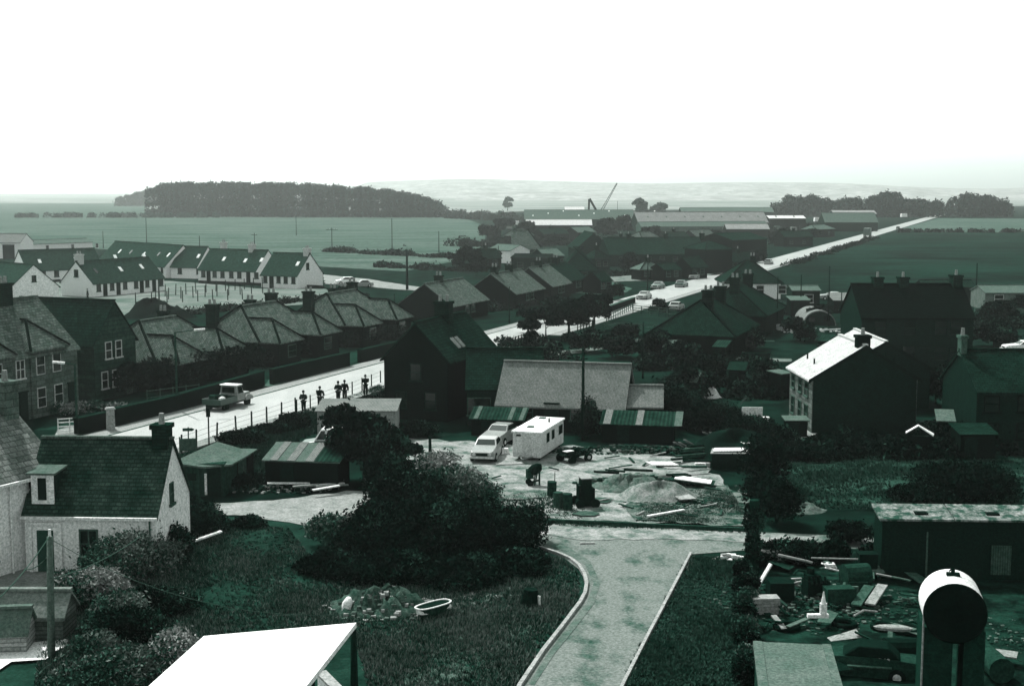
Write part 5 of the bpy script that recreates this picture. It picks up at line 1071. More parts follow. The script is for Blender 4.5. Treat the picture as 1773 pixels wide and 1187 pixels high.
for x, y, ang, mm, lab, k in [(1115, 518, 249, C_grey, 'pale car parked at the kerb facing us, nearest on the far road', 's'), (1139, 500, 249, C_dark, 'dark car driving towards us behind the pale kerbside car', 's'), (1180, 497, 69, C_dark, 'dark car in the right lane near the road curve', 's'), (1203, 483, 249, C_grey, 'pale-roofed car beyond the dark pair', 's'),
                              (1251, 470, 249, C_dark, 'dark van-like car beside the side street mouth', 'h'), (1271, 471, 69, C_white, 'small white car beside the hip-roofed cottage', 'h'), (1171, 537, 70, C_grey, 'grey car parked in a drive behind the rail fences', 's'), (1331, 458, 69, C_grey, 'far pale car above the hip-roofed cottage', 'h'), (1555, 397, 69, C_dark, 'last dark car near the horizon on the road', 'h'),
                              (1770, 610, 180, C_white, 'white car at the right edge above the mossy roof', 's'), (885, 436, 180, C_white, 'white car beside the white works building', 'h'), (1440, 519, 180, C_grey, 'grey car parked behind the arched hut', 's'), (626, 497, 200, C_grey, 'grey car parked on the track right of the estate', 's'), (598, 492, 200, C_white, 'white car parked on the track by the estate', 'h')]:
    c = copy_tree(saloon if k == 's' else hatch); relabel(c, lab, GC); put(c, P(x, y), ang); recolour(c, mm)
# pickup truck
pk = thing('pickup_truck', 'pale-cabbed pickup truck driving away with dark load', 'truck', tuple(P(394, 706)), R(69)); PKM = C_grey
b = MB(); b.box(-2.2, .1, -.85, .85, .55, .62); b.box(-2.2, .1, -.85, -.79, .62, 1.0); b.box(-2.2, .1, .79, .85, .62, 1.0); b.box(-2.25, -2.19, -.84, .84, .62, 1.0); b.box(.04, .1, -.78, .78, .63, 1.0); b.build('load_bed', C_dark, pk)
b = MB(); b.box(-2.2, 2.1, -.5, .5, .35, .54); b.build('chassis', M_black, pk)
b = MB(); b.box(.15, 1.2, -.85, .85, .55, 1.1); b.box(1.21, 2.25, -.72, .72, .55, 1.08, .04, .06); b.build('body', PKM, pk, bevel=.05)
for s in (1, -1): b = MB(); b.loft([[(x, s * .6, z0), (x, s * .92, z0), (x, s * .9, z1), (x, s * .6, z1)] for x, z0, z1 in ((1.25, .5, .7), (1.5, .5, .92), (1.95, .5, .9), (2.3, .5, .72))]); b.build('mudguard', PKM, pk)
b = MB(); b.hexa([(.16, -.8, 1.1), (1.2, -.8, 1.1), (1.2, .8, 1.1), (.16, .8, 1.1), (.22, -.7, 1.75), (.95, -.7, 1.75), (.95, .7, 1.75), (.22, .7, 1.75)]); cb = b.build('cab', PKM, pk, bevel=.04)
b = MB(); b.box(.13, 1.02, -.78, .78, 1.75, 1.83); b.build('cab_roof', C_white, pk, bevel=.02)
b = MB(); b.box(.13, .18, -.55, .55, 1.2, 1.65); b.build('rear_window', M_glass, pk)
for s in (1, -1): b = MB(); b.hexa([(.35, s * .775, 1.15), (1.05, s * .775, 1.15), (1.05, s * .8, 1.15), (.35, s * .8, 1.15), (.38, s * .7, 1.68), (.9, s * .7, 1.68), (.9, s * .74, 1.68), (.38, s * .74, 1.68)]); b.build('side_window', M_glass, pk)
for x in (-1.4, 1.7):
    for s in (1, -1): b = MB(); b.cyl((x, s * .62, .36), (x, s * .84, .36), .36, .36, 14); b.build('wheel', M_tyre, pk)
for i, (x, y, l, nm, mm) in enumerate([(-1.7, .2, .7, 'oil_drum', M_rust), (-1.2, -.3, .6, 'sack', M_board), (-.7, .1, .9, 'crate', M_woodd)]):
    b = MB()
    if nm == 'oil_drum': b.cyl((x, y, .63), (x, y, 1.25), .28, .28, 14)
    elif nm == 'sack': b.loft([[(x + math.cos(t) * r, y + math.sin(t) * r * .7, zz) for t in [k * .785 for k in range(8)]] for zz, r in ((.63, .2), (.75, .34), (1.0, .33), (1.1, .12))])
    else: b.box(x - .3, x + .3, y - .4, y + .4, .63, 1.12)
    q = b.build(nm, mm, None); q.location = pk.location; q.rotation_euler = pk.rotation_euler; tag(q, ['rusty drum standing in the pickup bed', 'pale sack lying in the pickup bed', 'dark crate behind the pickup cab'][i], ['drum', 'sack', 'crate'][i])
# far lorry
lr = thing('box_lorry', 'dark boxy lorry far up the straight road', 'lorry', tuple(P(1502, 411)), R(69))
b = MB(); b.box(-3.5, 1.4, -1.2, 1.2, .9, 3.4); b.build('box_body', C_dark, lr); b = MB(); b.box(1.5, 3.2, -1.1, 1.1, .7, 2.6, .1, .05); b.build('cab', M_rust, lr)
for x in (-2.4, 2.3):
    for s in (1, -1): b = MB(); b.cyl((x, s * .8, .5), (x, s * 1.15, .5), .5, .5, 12); b.build('wheel', M_tyre, lr)
# caravan
A0 = P(883, 795); A1 = P(936, 800); A2 = P(988, 764)
sv = (A2 - A1); ang = AX(sv)
cv = thing('site_caravan', 'long flat-roofed white caravan standing in the yard', 'caravan', tuple(A1), R(ang))
W_ = 1.85; Lc = 5.5
b = MB(); b.box(0, Lc, 0, W_, .25, 1.83); b.build('body', mat('caravan_panel', .62, .42, 1.6, rough=.6, bump=.2, lo=.3, hi=.5), cv, bevel=.05)
b = MB(); b.slab([(-.08, -.07, 1.93), (Lc + .08, -.07, 1.93), (Lc + .08, W_ + .07, 1.93), (-.08, W_ + .07, 1.93)], .1); b.build('roof', M_whiter, cv)
for x, y in ((1.3, 1.1), (4.7, 1.3)): b = MB(); b.box(x, x + .4, y - .2, y + .2, 1.93, 2.0); b.build('roof_vent', M_felt, cv)
b = MB(); b.cyl((3.7, .5, 1.93), (3.7, .5, 2.2), .07, .05, 8); b.build('flue', M_black, cv)
for x, w1 in ((1.4, .5), (2.6, .5), (4.3, .8)):
    b = MB(); b.box(x - .05, x + w1 + .05, -.03, .02, 1.0, 1.6); q = b.build('window', M_framed, cv); b = MB(); b.box(x, x + w1, -.045, -.031, 1.04, 1.56); b.build('pane', M_glass, q)
b = MB(); b.box(-.04, .02, 1.3, 1.6, 1.6, 1.7); b.build('end_vent', M_black, cv)
b = MB(); b.box(-.035, .02, .62, 1.2, .4, 1.7); b.build('end_door', mat('caravan_door', .6, .45, 5), cv)
for s in (.1, W_ - .3): b = MB(); b.cyl((2.8, s, .32), (2.8, s + .2, .32), .32, .32, 14); b.build('wheel', M_tyre, cv)
for x in (.4, 5.1):
    for y in (.2, W_ - .3): b = MB(); b.cyl((x, y, 0), (x, y, .3), .05, .05, 6); b.build('jack', M_black, cv)
b = MB(); b.bar((-.0, .5, .33), (-1.0, W_ / 2, .33), .07, .07); b.bar((0, W_ - .5, .33), (-1.0, W_ / 2, .33), .07, .07); b.build('drawbar', M_metal, cv)
def solid(name, label, cat, p, rz, m, fn, group=None, bevel=0, smooth=False):
    mb = MB(); fn(mb); o = mb.build(name, m, None, smooth, bevel); o.location = p; o.rotation_euler = (0, 0, R(rz)); return tag(o, label, cat, group)
solid('ground_board', 'pale board lying on the ground at the caravan end', 'board', P(882, 804), 12, M_conc, lambda b: b.box(-.9, .9, -.3, .3, .05, .1))
solid('gas_bottle', 'small pale box at the rear corner of the saloon', 'box', P(874, 786), 10, M_board, lambda b: b.box(-.25, .25, -.2, .2, 0, .4, .03, .03))
# tractor-like wreck right of the caravan
tr = thing('farm_trailer', 'black wrecked machine on wheels right of the caravan', 'machine', tuple(P(995, 798)), R(40))
b = MB(); b.box(-1.3, 1.1, -.6, .6, .55, .8); b.box(-1.1, -.2, -.4, .4, .8, 1.15, .1, .05); b.box(.3, .9, -.45, .45, .8, 1.0); b.build('frame', M_black, tr)
for x in (-.9, .8):
    for s in (.62, -.8): b = MB(); b.cyl((x, s, .38), (x, s + .18, .38), .38, .38, 14); b.build('wheel', M_tyre, tr)
b = MB(); b.cyl((.8, -.81, .38), (.8, -.86, .38), .17, .15, 10); b.build('hub_cap', M_chrome, tr)
b = MB(); b.box(-1.5, -.7, -.7, -.2, 1.15, 1.2); b.build('loose_panel', M_board, tr); tr.scale = (.8, .8, .7)
b = MB(); [b.bar((random.uniform(-1.4, 1.4), random.uniform(-.7, .7), random.uniform(.5, 1.2)), (random.uniform(-1.4, 1.4), random.uniform(-.7, .7), random.uniform(.5, 1.4)), .1, .08) for _ in range(16)]; b.build('bent_bars', M_black, tr)
# wheelbarrow-like mixer
mx = thing('cement_mixer', 'black cement mixer on small wheels in the open yard', 'cement mixer', tuple(P(924, 840)), R(10))
b = MB(); b.loft([[(x + .1, math.cos(t) * r, .95 + x * .3 + math.sin(t) * r) for t in [k * math.pi / 6 for k in range(12)]] for x, r in ((-.45, .18), (-.2, .33), (.1, .33), (.35, .2))]); b.build('drum', M_black, mx)
b = MB(); b.box(-.42, -.05, -.25, .25, .45, .95); b.bar((0, -.2, 0), (.25, -.2, 1.1), .07, .07); b.bar((0, .2, 0), (.25, .2, 1.1), .07, .07); b.bar((.3, -.2, 0), (.3, -.2, 1.15), .09, .09); b.bar((-.3, 0, .15), (.3, 0, .3), .1, .1); b.build('frame', M_rust, mx)
for y in (-.3, .25): b = MB(); b.cyl((-.25, y, .18), (-.25, y + .07, .18), .18, .18, 12); b.build('wheel', M_tyre, mx)
def drum(label, p, lean=0, h=.88, m=None, r=.26, group='oil drums in the yard'):
    root = thing('oil_drum', label, 'drum', tuple(p), 0, group); root.rotation_euler = (0, lean, 0)
    b = MB(); b.loft([[(math.cos(t) * q, math.sin(t) * q, z) for t in [k * math.pi / 9 for k in range(18)]] for z, q in ((0, r), (.28 * h, r), (.3 * h, r * 1.04), (.34 * h, r), (.64 * h, r), (.66 * h, r * 1.04), (.7 * h, r), (.98 * h, r), (h, r * .98), (h - .02, r * .92))])
    b.build('barrel', m or M_rust, root); return root
drum('black oil drum farthest back of the three, with a stick in it', P(955, 860), .03); drum('greenish middle oil drum of the three', P(966, 879), 0, m=mat('drum_green', .07, .045, 3)); drum('black oil drum nearest the tar boiler', P(983, 882), -.02)
solid('stick', 'thin stick standing in the rearmost drum', 'stick', P(960, 858), 0, M_black, lambda b: b.cyl((0, 0, .1), (.02, 0, 1.35), .025, .02, 6))
# tar boiler
tb = thing('tar_boiler', 'upright black boiler with a flat pale lid and side wheel', 'boiler', tuple(P(1013, 876)), R(12))
b = MB(); b.box(-.3, .3, -.35, .35, .35, 1.55, .03, .03); b.box(-.5, .5, -.5, .5, .12, .36, .08, .08); b.box(.2, .5, -.2, .4, .36, 1.0); b.box(-.42, -.3, -.2, .3, .5, 1.2); b.build('boiler_body', M_black, tb)
b = MB(); b.box(-.3, .3, -.37, .37, 1.56, 1.62); b.build('lid', M_conc, tb)
for x, y in ((-.4, -.55), (.45, -.55), (.45, .5), (-.4, .5)): b = MB(); b.cyl((x, y, .25), (x, y + .1, .25), .25, .25, 12); b.build('wheel', M_tyre, tb)
for i, (x, y, rr) in enumerate([(1040, 842, .9), (1032, 868, .7), (1015, 892, .5), (1060, 846, .5)]):
    sheet('ash_patch', [P(x, y) + Vector((math.cos(t) * rr * random.uniform(.8, 1.2) * 1.3, math.sin(t) * rr * random.uniform(.8, 1.2), 0)) for t in [k * .2618 for k in range(24)]], .1 + .01 * i, mat('ash', .1, .04, 3))
sheet('dark_puddle', [P(890, 858) + Vector((math.cos(t) * 2.6 * random.uniform(.8, 1.2), math.sin(t) * 1.2 * random.uniform(.8, 1.2), 0)) for t in [k * .2618 for k in range(24)]], .1, mat('damp_soil', .2, .09, 1.5, lo=.42, hi=.58))  # darker damp soil patch in the gravel
# heaps
def heap(name, label, cat, p, rx, ry, h, m, rough=.15, n=26, rz=0):
    mb = MB(); rows = []
    for j in range(9):
        f = j / 8; rows.append([mb.pt((math.cos(t) * rx * f * (1 + .12 * math.sin(t * 3 + 1)), math.sin(t) * ry * f, max(-.05, h * (math.cos(f ** 1.35 * math.pi) * .5 + .5) * (1 + .25 * math.sin(t * 2 + f * 4)) + (random.uniform(-rough, rough) * h if 0 < j < 8 else 0)) - (.06 if j == 8 else 0))) for t in [2 * math.pi * i / n for i in range(n)]])
    for a, b in zip(rows, rows[1:]):
        for i in range(n): k = (i + 1) % n; mb.idx([a[i], a[k], b[k], b[i]])
    o = mb.build(name, m, None, True); o.location = p; o.rotation_euler = (0, 0, R(rz)); return tag(o, label, cat)
heap('sand_heap', 'smooth pale sand heap in the right of the yard', 'heap', P(1138, 862), 2.6, 1.8, .8, mat('sand', .25, .12, 2, bump=.6, lo=.4, hi=.6), .07)
heap('soil_heap', 'grey soil spoil behind the sand heap', 'heap', P(1090, 846), 2.6, 1.4, .7, mat('soil', .16, .07, 3, bump=.8), .25)
heap('soil_heap', 'dark earth mound on the estate ground behind the lamp', 'heap', P(262, 548), 4.5, 3.5, 2.0, M_dark, .15)
heap('soil_heap', 'lower dark earth mound right of the bigger one', 'heap', P(292, 550), 4, 3, 1.3, M_dark, .2)
heap('rubble_mound', 'stony rubble mound in the grass behind the white flat roof', 'heap', P(660, 1056), 2.6, 1.4, .75, mat('rubble_soil', .1, .03, 4, bump=1), .3, 40)
heap('soil_heap', 'pale soil ridge between rubble mound and old bath', 'heap', P(728, 1052), 1.6, .6, .3, mat('dry_soil', .3, .15, 3), .3)
heap('grass_mound', 'grassy mound behind the leaning corrugated sheets', 'heap', P(1268, 786), 3.6, 2.4, 1.35, G_verge, .08)
heap('soil_heap', 'pale soil patch heap at the left of the allotment ground', 'heap', P(1390, 884), 1.3, .9, .35, mat('soil', .2), .2)
heap('sheeted_heap', 'white-sheeted heap in the gardens below the wire fence', 'heap', P(1231, 688), .9, .7, .7, M_cream, .1)
SC = []
for i, (x, y, L_, a_) in enumerate([(1075, 812, 1.6, 20), (1120, 806, 1.2, 60), (1045, 870, .8, 15), (1085, 880, 1.0, 130), (1160, 806, 1.4, 5), (1215, 835, 1.3, 30), (1235, 850, 1.0, 150), (1095, 800, 1.1, 95), (1225, 880, 1.2, 20), (1250, 892, .9, 70), (1190, 896, 1.1, 160), (1110, 893, .7, 40), (860, 830, .6, 20), (960, 815, .7, 140), (1140, 790, 1.3, 30), (1060, 795, 1.0, 10)]):
    mb = MB(); mb.bar((-L_ / 2, 0, .12), (L_ / 2, .1, .2), .12, .06); o = mb.build('broken_lath', [M_wood, M_rust, M_plank][i % 3]); o.location = P(x, y); o.rotation_euler = (0, 0, R(a_))
    tag(o, ['broken lath behind the soil spoil', 'broken lath on the far side of the sand', 'broken lath beside the tar boiler', 'broken lath in front of the soil spoil', 'broken lath near the pale panels', 'broken lath at the right foot of the rimmed panel', 'broken lath in the scrubby corner, rear', 'broken lath at the rubble line', 'broken lath in the scrubby corner, middle', 'broken lath in the scrubby corner by the trunk', 'broken lath right of the long white board', 'broken lath left of the long white board', 'broken lath by the thicket edge in the open yard', 'broken lath between mixer and trailer', 'broken lath in front of the girders', 'broken lath right of the wrecked machine'][i], 'lath', 'broken laths around the yard')
# stones on heaps
def rock(b, p, r):
    c = Vector(p); q = [Vector((random.uniform(.6, 1), random.uniform(.6, 1), random.uniform(.5, .9))) * r for _ in range(8)]
    b.hexa([c + Vector((sx * v.x, sy * v.y, sz * v.z)) for v, (sx, sy, sz) in zip(q, ((-1, -1, -1), (1, -1, -1), (1, 1, -1), (-1, 1, -1), (-1, -1, 1), (1, -1, 1), (1, 1, 1), (-1, 1, 1)))])
def rubble(name, label, p, rx, ry, n, s, mats, h=.5):
    mb = MB()
    for i in range(n):
        a = random.uniform(0, 6.28); f = random.random() ** .6; mb.k = int(random.random() < .35)
        z = h * (math.cos(f * math.pi) * .5 + .5); rock(mb, (math.cos(a) * rx * f, math.sin(a) * ry * f, z), s * random.uniform(.4, 1.3))
    o = mb.build(name, mats); o.location = p; return tag(o, label, 'rubble', kind='stuff')
rubble('stones', 'loose stones strewn over the rubble mound', P(660, 1056), 2.7, 1.5, 260, .1, [M_stonel, M_conc], .8)
rubble('stones', 'loose stones and litter in the worn grass by the lane', P(850, 1035), 2.2, 1.0, 60, .05, [M_stonel, M_conc], .03)
rubble('rubble', 'dark broken rubble along the back of the yard', P(1090, 782), 6.5, 1.2, 560, .11, [M_rust, M_stonel], .4)
rubble('rubble', 'scattered rubble behind the sand heap', P(1100, 838), 3.6, 1.6, 260, .14, [M_rust, M_stonel], .5)
rubble('rubble', 'rubble and scraps over the scrubby corner of the yard', P(1210, 875), 4.2, 2.2, 420, .1, [M_rust, M_stonel], .12)
rubble('pebbles', 'small stones scattered across the yard gravel', P(1000, 850), 11, 5, 500, .05, [M_stonel, M_conc], .03)
rubble('scraps', 'scraps of wood and stone at the timber pile', P(470, 848), 3.4, 1.0, 260, .09, [M_rust, M_plank], .2)
for i in range(60):
    x = random.uniform(1318, 1600); y = random.uniform(985, 1175)
    if x < 1445 and y > 1095: continue
    L_ = random.uniform(.4, 1.6); k = random.choice(['plank', 'sheet', 'pipe'])
    SC.append((x, y, L_, k))
rubble('scraps', 'broken bits strewn through the scrapyard', P(1420, 1050), 5, 3.6, 700, .09, [M_rust, M_stonel], .15)
rubble('scraps', 'pale scraps scattered on the scrapyard ground near the tank', P(1740, 1110), 2.5, 3.6, 340, .06, [M_rust, M_felt], .06)
rubble('scraps', 'litter on the ground before the dark villa', P(1380, 572), 6, 3, 120, .15, [M_rust, M_board], .1)
# single items ------------------------------------------------------
def plank(label, p, L, wd, ang, m, z=.1, tilt=0, th=.05, name='plank', cat='plank', group=None):
    mb = MB(); mb.box(-L / 2, L / 2, -wd / 2, wd / 2, 0, th); o = mb.build(name, m); o.location = (p.x, p.y, z); o.rotation_euler = (0, R(tilt), R(ang)); return tag(o, label, cat, group)
GB2 = 'pale boards and panels lying in the yard'
plank('larger pale panel lying on the earth behind the sand heap', P(1146, 824), 1.7, 1.1, 20, M_board, .75, 4, name='panel', cat='panel', group=GB2)
plank('smaller pale panel overlapping the larger one', P(1163, 827), 1.1, .9, 24, M_conc, .62, 4, name='panel', cat='panel', group=GB2)
plank('pale panel with dark rim at the right of the heap', P(1200, 843), 2.1, 1.0, -14, M_board, .42, 5, name='panel', cat='panel', group=GB2)
plank('dark frame under the right-hand pale panel', P(1199, 842), 2.5, 1.3, -14, M_rust, .34, 5, name='panel', cat='panel', group=GB2)
plank('upright-looking pale slab lying nearest the sand heap', P(1182, 868), .95, 1.7, 14, M_conc, .3, 0, name='panel', cat='panel', group=GB2)
plank('long white board lying on the ground in front of the sand heap', P(1153, 893), 2.5, .17, 34, M_board, .12, name='board', cat='board', group=GB2, th=.09)
plank('tilted white panel lying in the grass left of the field', P(301, 1049), 1.0, .9, 25, M_board, .4, 8, name='panel', cat='panel')
plank('long white plank lying beside the cottage gable', P(349, 945), 2.2, .22, 42, M_board, .35, -8, th=.08)
for i, (x, y, L, a, lab) in enumerate([(520, 838, 4.0, 16, 'longest pale timber on the pile by the striped shed'), (545, 843, 3.4, 19, 'second long timber on the pile by the striped shed'), (555, 849, 2.8, 22, 'third timber of the pile, slightly shorter'), (575, 851, 1.9, 26, 'short pale timber at the right of the pile'), (500, 848, 2.4, 14, 'front timber of the pile beside the path'), (530, 853, 1.5, 20, 'short timber in front of the pile'), (565, 858, 1.6, 30, 'short timber at the near edge of the pile')]):
    plank(lab, P(x, y), L, .22, a, M_plank if i % 2 else M_board, .25 + .03 * i, random.uniform(-3, 3), .07, 'timber', 'timber', 'timbers piled by the striped shed')
plank('pale bent sheet lying beyond the timber pile', P(492, 832), 1.7, .7, -12, M_board, .35, 6, name='metal_sheet', cat='sheet')
for i, (x, y, L, a, t, lab) in enumerate([(1050, 832, 1.9, 40, 10, 'leftmost dark plank leaning on the spoil'), (1065, 829, 1.7, 48, 12, 'second dark plank leaning on the spoil'), (1105, 828, 2.0, 30, 8, 'long dark plank over the spoil'), (1180, 822, 3.2, 14, 3, 'long grey beam beyond the pale panels'), (1172, 836, 1.6, 38, 6, 'short dark plank between the pale panels'), (1180, 838, 1.4, 38, 6, 'short dark plank touching the rimmed panel'), (1212, 812, 2.4, 24, 6, 'dark beam right of the pale panels')]):
    plank(lab, P(x, y), L, .22, a, M_wood if i in (3, 1) else M_woodd, .45, t, .12, 'dark_plank', 'plank', 'dark planks around the spoil heap')
for i in range(5):
    plank(['nearest', 'second', 'middle', 'fourth', 'farthest'][i] + ' dark girder of the slanting stack at the yard edge', P(1190 + i * 6, 800 - i * 3), 2.8, .18, 38 + i, M_wood if i % 2 else M_woodd, .2 + .1 * i, 4, .12, 'girder', 'girder', 'girders stacked at the yard edge')
for i in range(6):
    x, y = [(1174, 783), (1183, 786), (1192, 784), (1224, 765), (1236, 768), (1240, 778)][i]
    plank(['pale batten at the left of the offcuts', 'second pale batten of the offcuts', 'third pale batten of the offcuts', 'upright batten leaning on the mound, left', 'upright batten leaning on the mound, middle', 'upright batten leaning on the mound, right'][i], P(x, y), 1.1, .2, 50, M_plank, .5 + .1 * (i % 3), 25, .06, 'batten', 'batten', 'battens at the right back of the yard')
# covered bench / bunker with white top
bk = thing('coal_bunker', 'long black bunker with white sheets on top at the right of the yard', 'bunker', tuple(P(1232, 812)), R(-2))
b = MB(); b.box(0, 2.5, 0, 1.5, 0, .95); b.build('body', M_woodd, bk); b = MB(); b.slab([(-.1, -.1, 1.03), (2.65, -.1, 1.03), (2.55, 1.5, 1.03), (.2, 1.5, 1.03)], .05); b.build('top', M_conc, bk); b = MB(); b.slab([(.1, .1, 1.12), (2.1, .15, 1.16), (2.2, 1.3, 1.12), (.3, 1.25, 1.1)], .04); b.build('cover_sheet', M_board, bk)
solid('white_rag', 'crumpled white rag on the mound behind the bunker', 'rag', P(1290, 790), 20, M_board, lambda b: rock(b, (0, 0, .75), .28))
solid('kerb_offcut', 'pale stone offcuts left of the bunker', 'stone', P(1228, 806), 4, M_cream, lambda b: (b.box(-.9, .5, -.12, .12, .02, .2), b.box(-.3, .2, -.3, -.13, .02, .25)))
# bath in the grass
bt = thing('old_bathtub', 'old bathtub with pale rim lying in the grass', 'bathtub', tuple(P(750, 1068)), R(44)); Lb = 1.75
def ring(rx, ry, z, n=20): return [(math.copysign(abs(math.cos(t)) ** .7, math.cos(t)) * rx, math.copysign(abs(math.sin(t)) ** .7, math.sin(t)) * ry, z) for t in [2 * math.pi * i / n for i in range(n)]]
b = MB(); b.loft([ring(.55, .2, .02), ring(.74, .3, .3), ring(.8, .36, .5), ring(.86, .38, .52)]); b.build('tub', M_rust, bt)
b = MB(); A_, B_ = ring(.88, .36, .56), ring(.82, .31, .56); n = 20; ia = [b.pt(p) for p in A_]; ib = [b.pt(p) for p in B_]; ic = [b.pt((p[0], p[1], .52)) for p in A_]; idd = [b.pt((p[0] * .97, p[1] * .95, .3)) for p in B_]
for i in range(n): k = (i + 1) % n; b.idx([ia[i], ia[k], ib[k], ib[i]]); b.idx([ia[i], ia[k], ic[k], ic[i]]); b.idx([ib[i], ib[k], idd[k], idd[i]])
b.build('rim', M_board, bt); b = MB(); b.prism([(p[0] * .9, p[1] * .9) for p in B_], .53, .535); b.build('inside', M_verd if 'M_verd' in globals() else M_leafd, bt)
solid('white_boulder', 'white boulder at the left of the rubble mound', 'boulder', P(598, 1062), 12, M_board, lambda b: b.loft([[(math.cos(t) * r * .8 + z * .2, math.sin(t) * r, z) for t in [k * .785 for k in range(8)]] for z, r in ((0, .2), (.2, .28), (.5, .26), (.68, .12))]), smooth=True)
solid('bent_pipe', 'bent pale pipe on top of the rubble mound', 'pipe', P(680, 1036), 0, M_conc, lambda b: (b.cyl((-.5, 0, .1), (-.3, 0, .6), .03, .03, 6), b.cyl((-.3, 0, .6), (.5, 0, .45), .03, .03, 6)))
solid('flat_stone', 'pale flat stone left in the middle of the rutted lane', 'stone', P(1017, 942), 4, M_conc, lambda b: b.box(-.38, .38, -.1, .1, .02, .1, .03, .02))
# dark stump thing with white scraps by lane
solid('burnt_stump', 'black stump with pale scraps beside the lane kerb', 'stump', P(917, 1050), 0, M_black, lambda b: b.cyl((0, 0, 0), (.05, 0, .75), .42, .28, 9))
solid('paper_scrap', 'pale scrap leaning on the black stump', 'scrap', P(930, 1050), 30, M_board, lambda b: b.box(-.05, .05, -.2, .2, .1, .5))
# white rubble in the lane corner
rubble('white_stones', 'heap of white broken stone at the corner of the lane', P(1260, 968), .7, .35, 26, .12, [M_board, M_conc], .25)
# little things round the white-roofed house
solid('screen_panel', 'pale square panel standing in the garden left of the white-roofed house', 'panel', P(1302, 735), -3, M_cream, lambda b: b.box(-.75, .75, -.04, .04, .05, 1.3))
solid('water_butt', 'small white bin beside the pale square panel', 'bin', P(1326, 733), 0, M_board, lambda b: (b.cyl((0, 0, 0), (0, 0, .42), .2, .22, 12), b.box(-.24, .24, -.2, .2, .42, .5)))
solid('leaning_board', 'narrow pale board leaning left of the square panel', 'board', P(1280, 712), 0, M_felt, lambda b: b.hexa([(0, 0, .5), (.12, 0, .5), (.12, .04, .5), (0, .04, .5), (.45, 0, 1.1), (.6, 0, 1.1), (.6, .04, 1.1), (.45, .04, 1.1)]))
root = thing('porch_roof', 'small white pitched porch roof in the dark beside the black gable', 'porch', tuple(P(1567, 790)), R(-16))
b = MB(); b.slab([(0, 0, 1.55), (.75, 0, 2.05), (.75, .55, 2.05), (0, .55, 1.55)], .06); b.slab([(.76, 0, 2.05), (1.7, 0, 1.45), (1.75, .55, 1.5), (.76, .55, 2.05)], .06); b.build('roof', M_board, root)
b = MB(); b.box(.1, 1.55, .1, .5, 0, 1.35); b.build('wall', M_dark, root)
leanto('small shed with pale flat roof against the white-roofed house', (1362, 728), (1398, 728), 1.2, 1.3, 1.0, M_felt, M_dark)
leanto('tall narrow dark shed behind the white-roofed house', (1352, 648), (1370, 646), 2.0, 2.1, 1.4, M_felt, M_dark)
solid('white_box', 'white box on the dark wall below the big villa', 'box', P(1651, 660), 0, M_board, lambda b: b.box(-.3, .3, -.2, .2, .9, 1.35, .05, .05))
solid('garden_table', 'pale garden table left of the mossy slate house', 'table', P(1665, 752), 0, M_felt, lambda b: (b.box(-.5, .5, -.3, .3, 1.0, 1.08), b.box(-.3, .3, -.15, .15, .0, .99)))
solid('white_post', 'short white post near the garden table', 'post', P(1646, 725), 0, M_board, lambda b: b.cyl((0, 0, .2), (0, 0, .7), .1, .08, 8))
solid('garden_wall', 'long pale wall line in front of the white steading', 'wall', P(1700, 540), 2, M_framed, lambda b: b.box(-1, 12, -.2, .2, 0, .6))
solid('ridge_pole', 'white pole lying before the shacks', 'pole', P(1440, 578), 10, M_board, lambda b: b.cyl((-1.5, 0, .5), (1.5, 0, .6), .08, .08, 6))
solid('sack_pile', 'pale sacks lying before the arched hut', 'sacks', P(1352, 572), 0, M_conc, lambda b: (rock(b, (-.8, 0, .5), .5), rock(b, (0, 0, .35), .5), rock(b, (.8, .2, .3), .5)))
solid('long_board', 'pale board lying in the dark garden left of the villa', 'board', P(1325, 596), -6, M_framed, lambda b: b.box(-1, 1, -.15, .15, .3, .4))
solid('hutch', 'low dark hutch with pale top edge left of the white-roofed house', 'hutch', P(1310, 632), 0, M_darkg, lambda b: (b.box(-1.2, 1.2, -.5, .5, 0, 1.2), b.box(-1.3, 1.3, -.55, -.45, 1.2, 1.28)))
# ------------------------------------------------------- scrapyard
GJ = 'scrap in the yard at the bottom right'
mc = P(1308, 1112, 2.3); m2 = P(1432, 1112, 2.3); Wm = (m2 - mc).length
cabn = thing('metal_cabin', 'flat grey roof of a metal cabin at the bottom edge of the scrapyard', 'cabin', (mc.x, mc.y, 0), R(-8))
b = MB(); b.box(0, Wm, -4.2, 0, .2, 2.22); b.build('body', M_rust, cabn); b = MB(); b.slab([(-.08, -4.3, 2.32), (Wm + .08, -4.3, 2.32), (Wm + .08, .08, 2.32), (-.08, .08, 2.32)], .09); b.build('roof', mat('cabin_roof', .13, .09, .8, rough=.6), cabn)
b = MB(); b.box(-.07, .22, -4.28, .06, 2.325, 2.35); b.box(Wm - .2, Wm + .07, -4.28, .06, 2.325, 2.35); b.build('roof_edge', M_felt, cabn)
def J(name, label, cat, x, y, rz, m, fn, **k): return solid(name, label, cat, P(x, y), rz, m, fn, GJ, **k)
J('water_tank', 'grey cylinder lying at the scrapyard corner', 'cylinder', 1330, 980, -8, M_metal, lambda b: b.cyl((-.65, 0, .55), (.65, 0, .5), .28, .28, 14))
J('leaning_plank', 'pale plank standing aslant behind the pile of boxes', 'plank', 1326, 1022, 0, M_board, lambda b: b.bar((-.4, 0, .1), (.25, .3, 1.1), .2, .06))
J('radiator', 'ribbed pale radiator on the ground', 'radiator', 1324, 1062, 4, M_conc, lambda b: [b.box(-.55, .55, -.3, .3, .25 + .13 * k, .33 + .13 * k) for k in range(4)] and b.box(-.5, .5, -.25, .25, .0, .7))
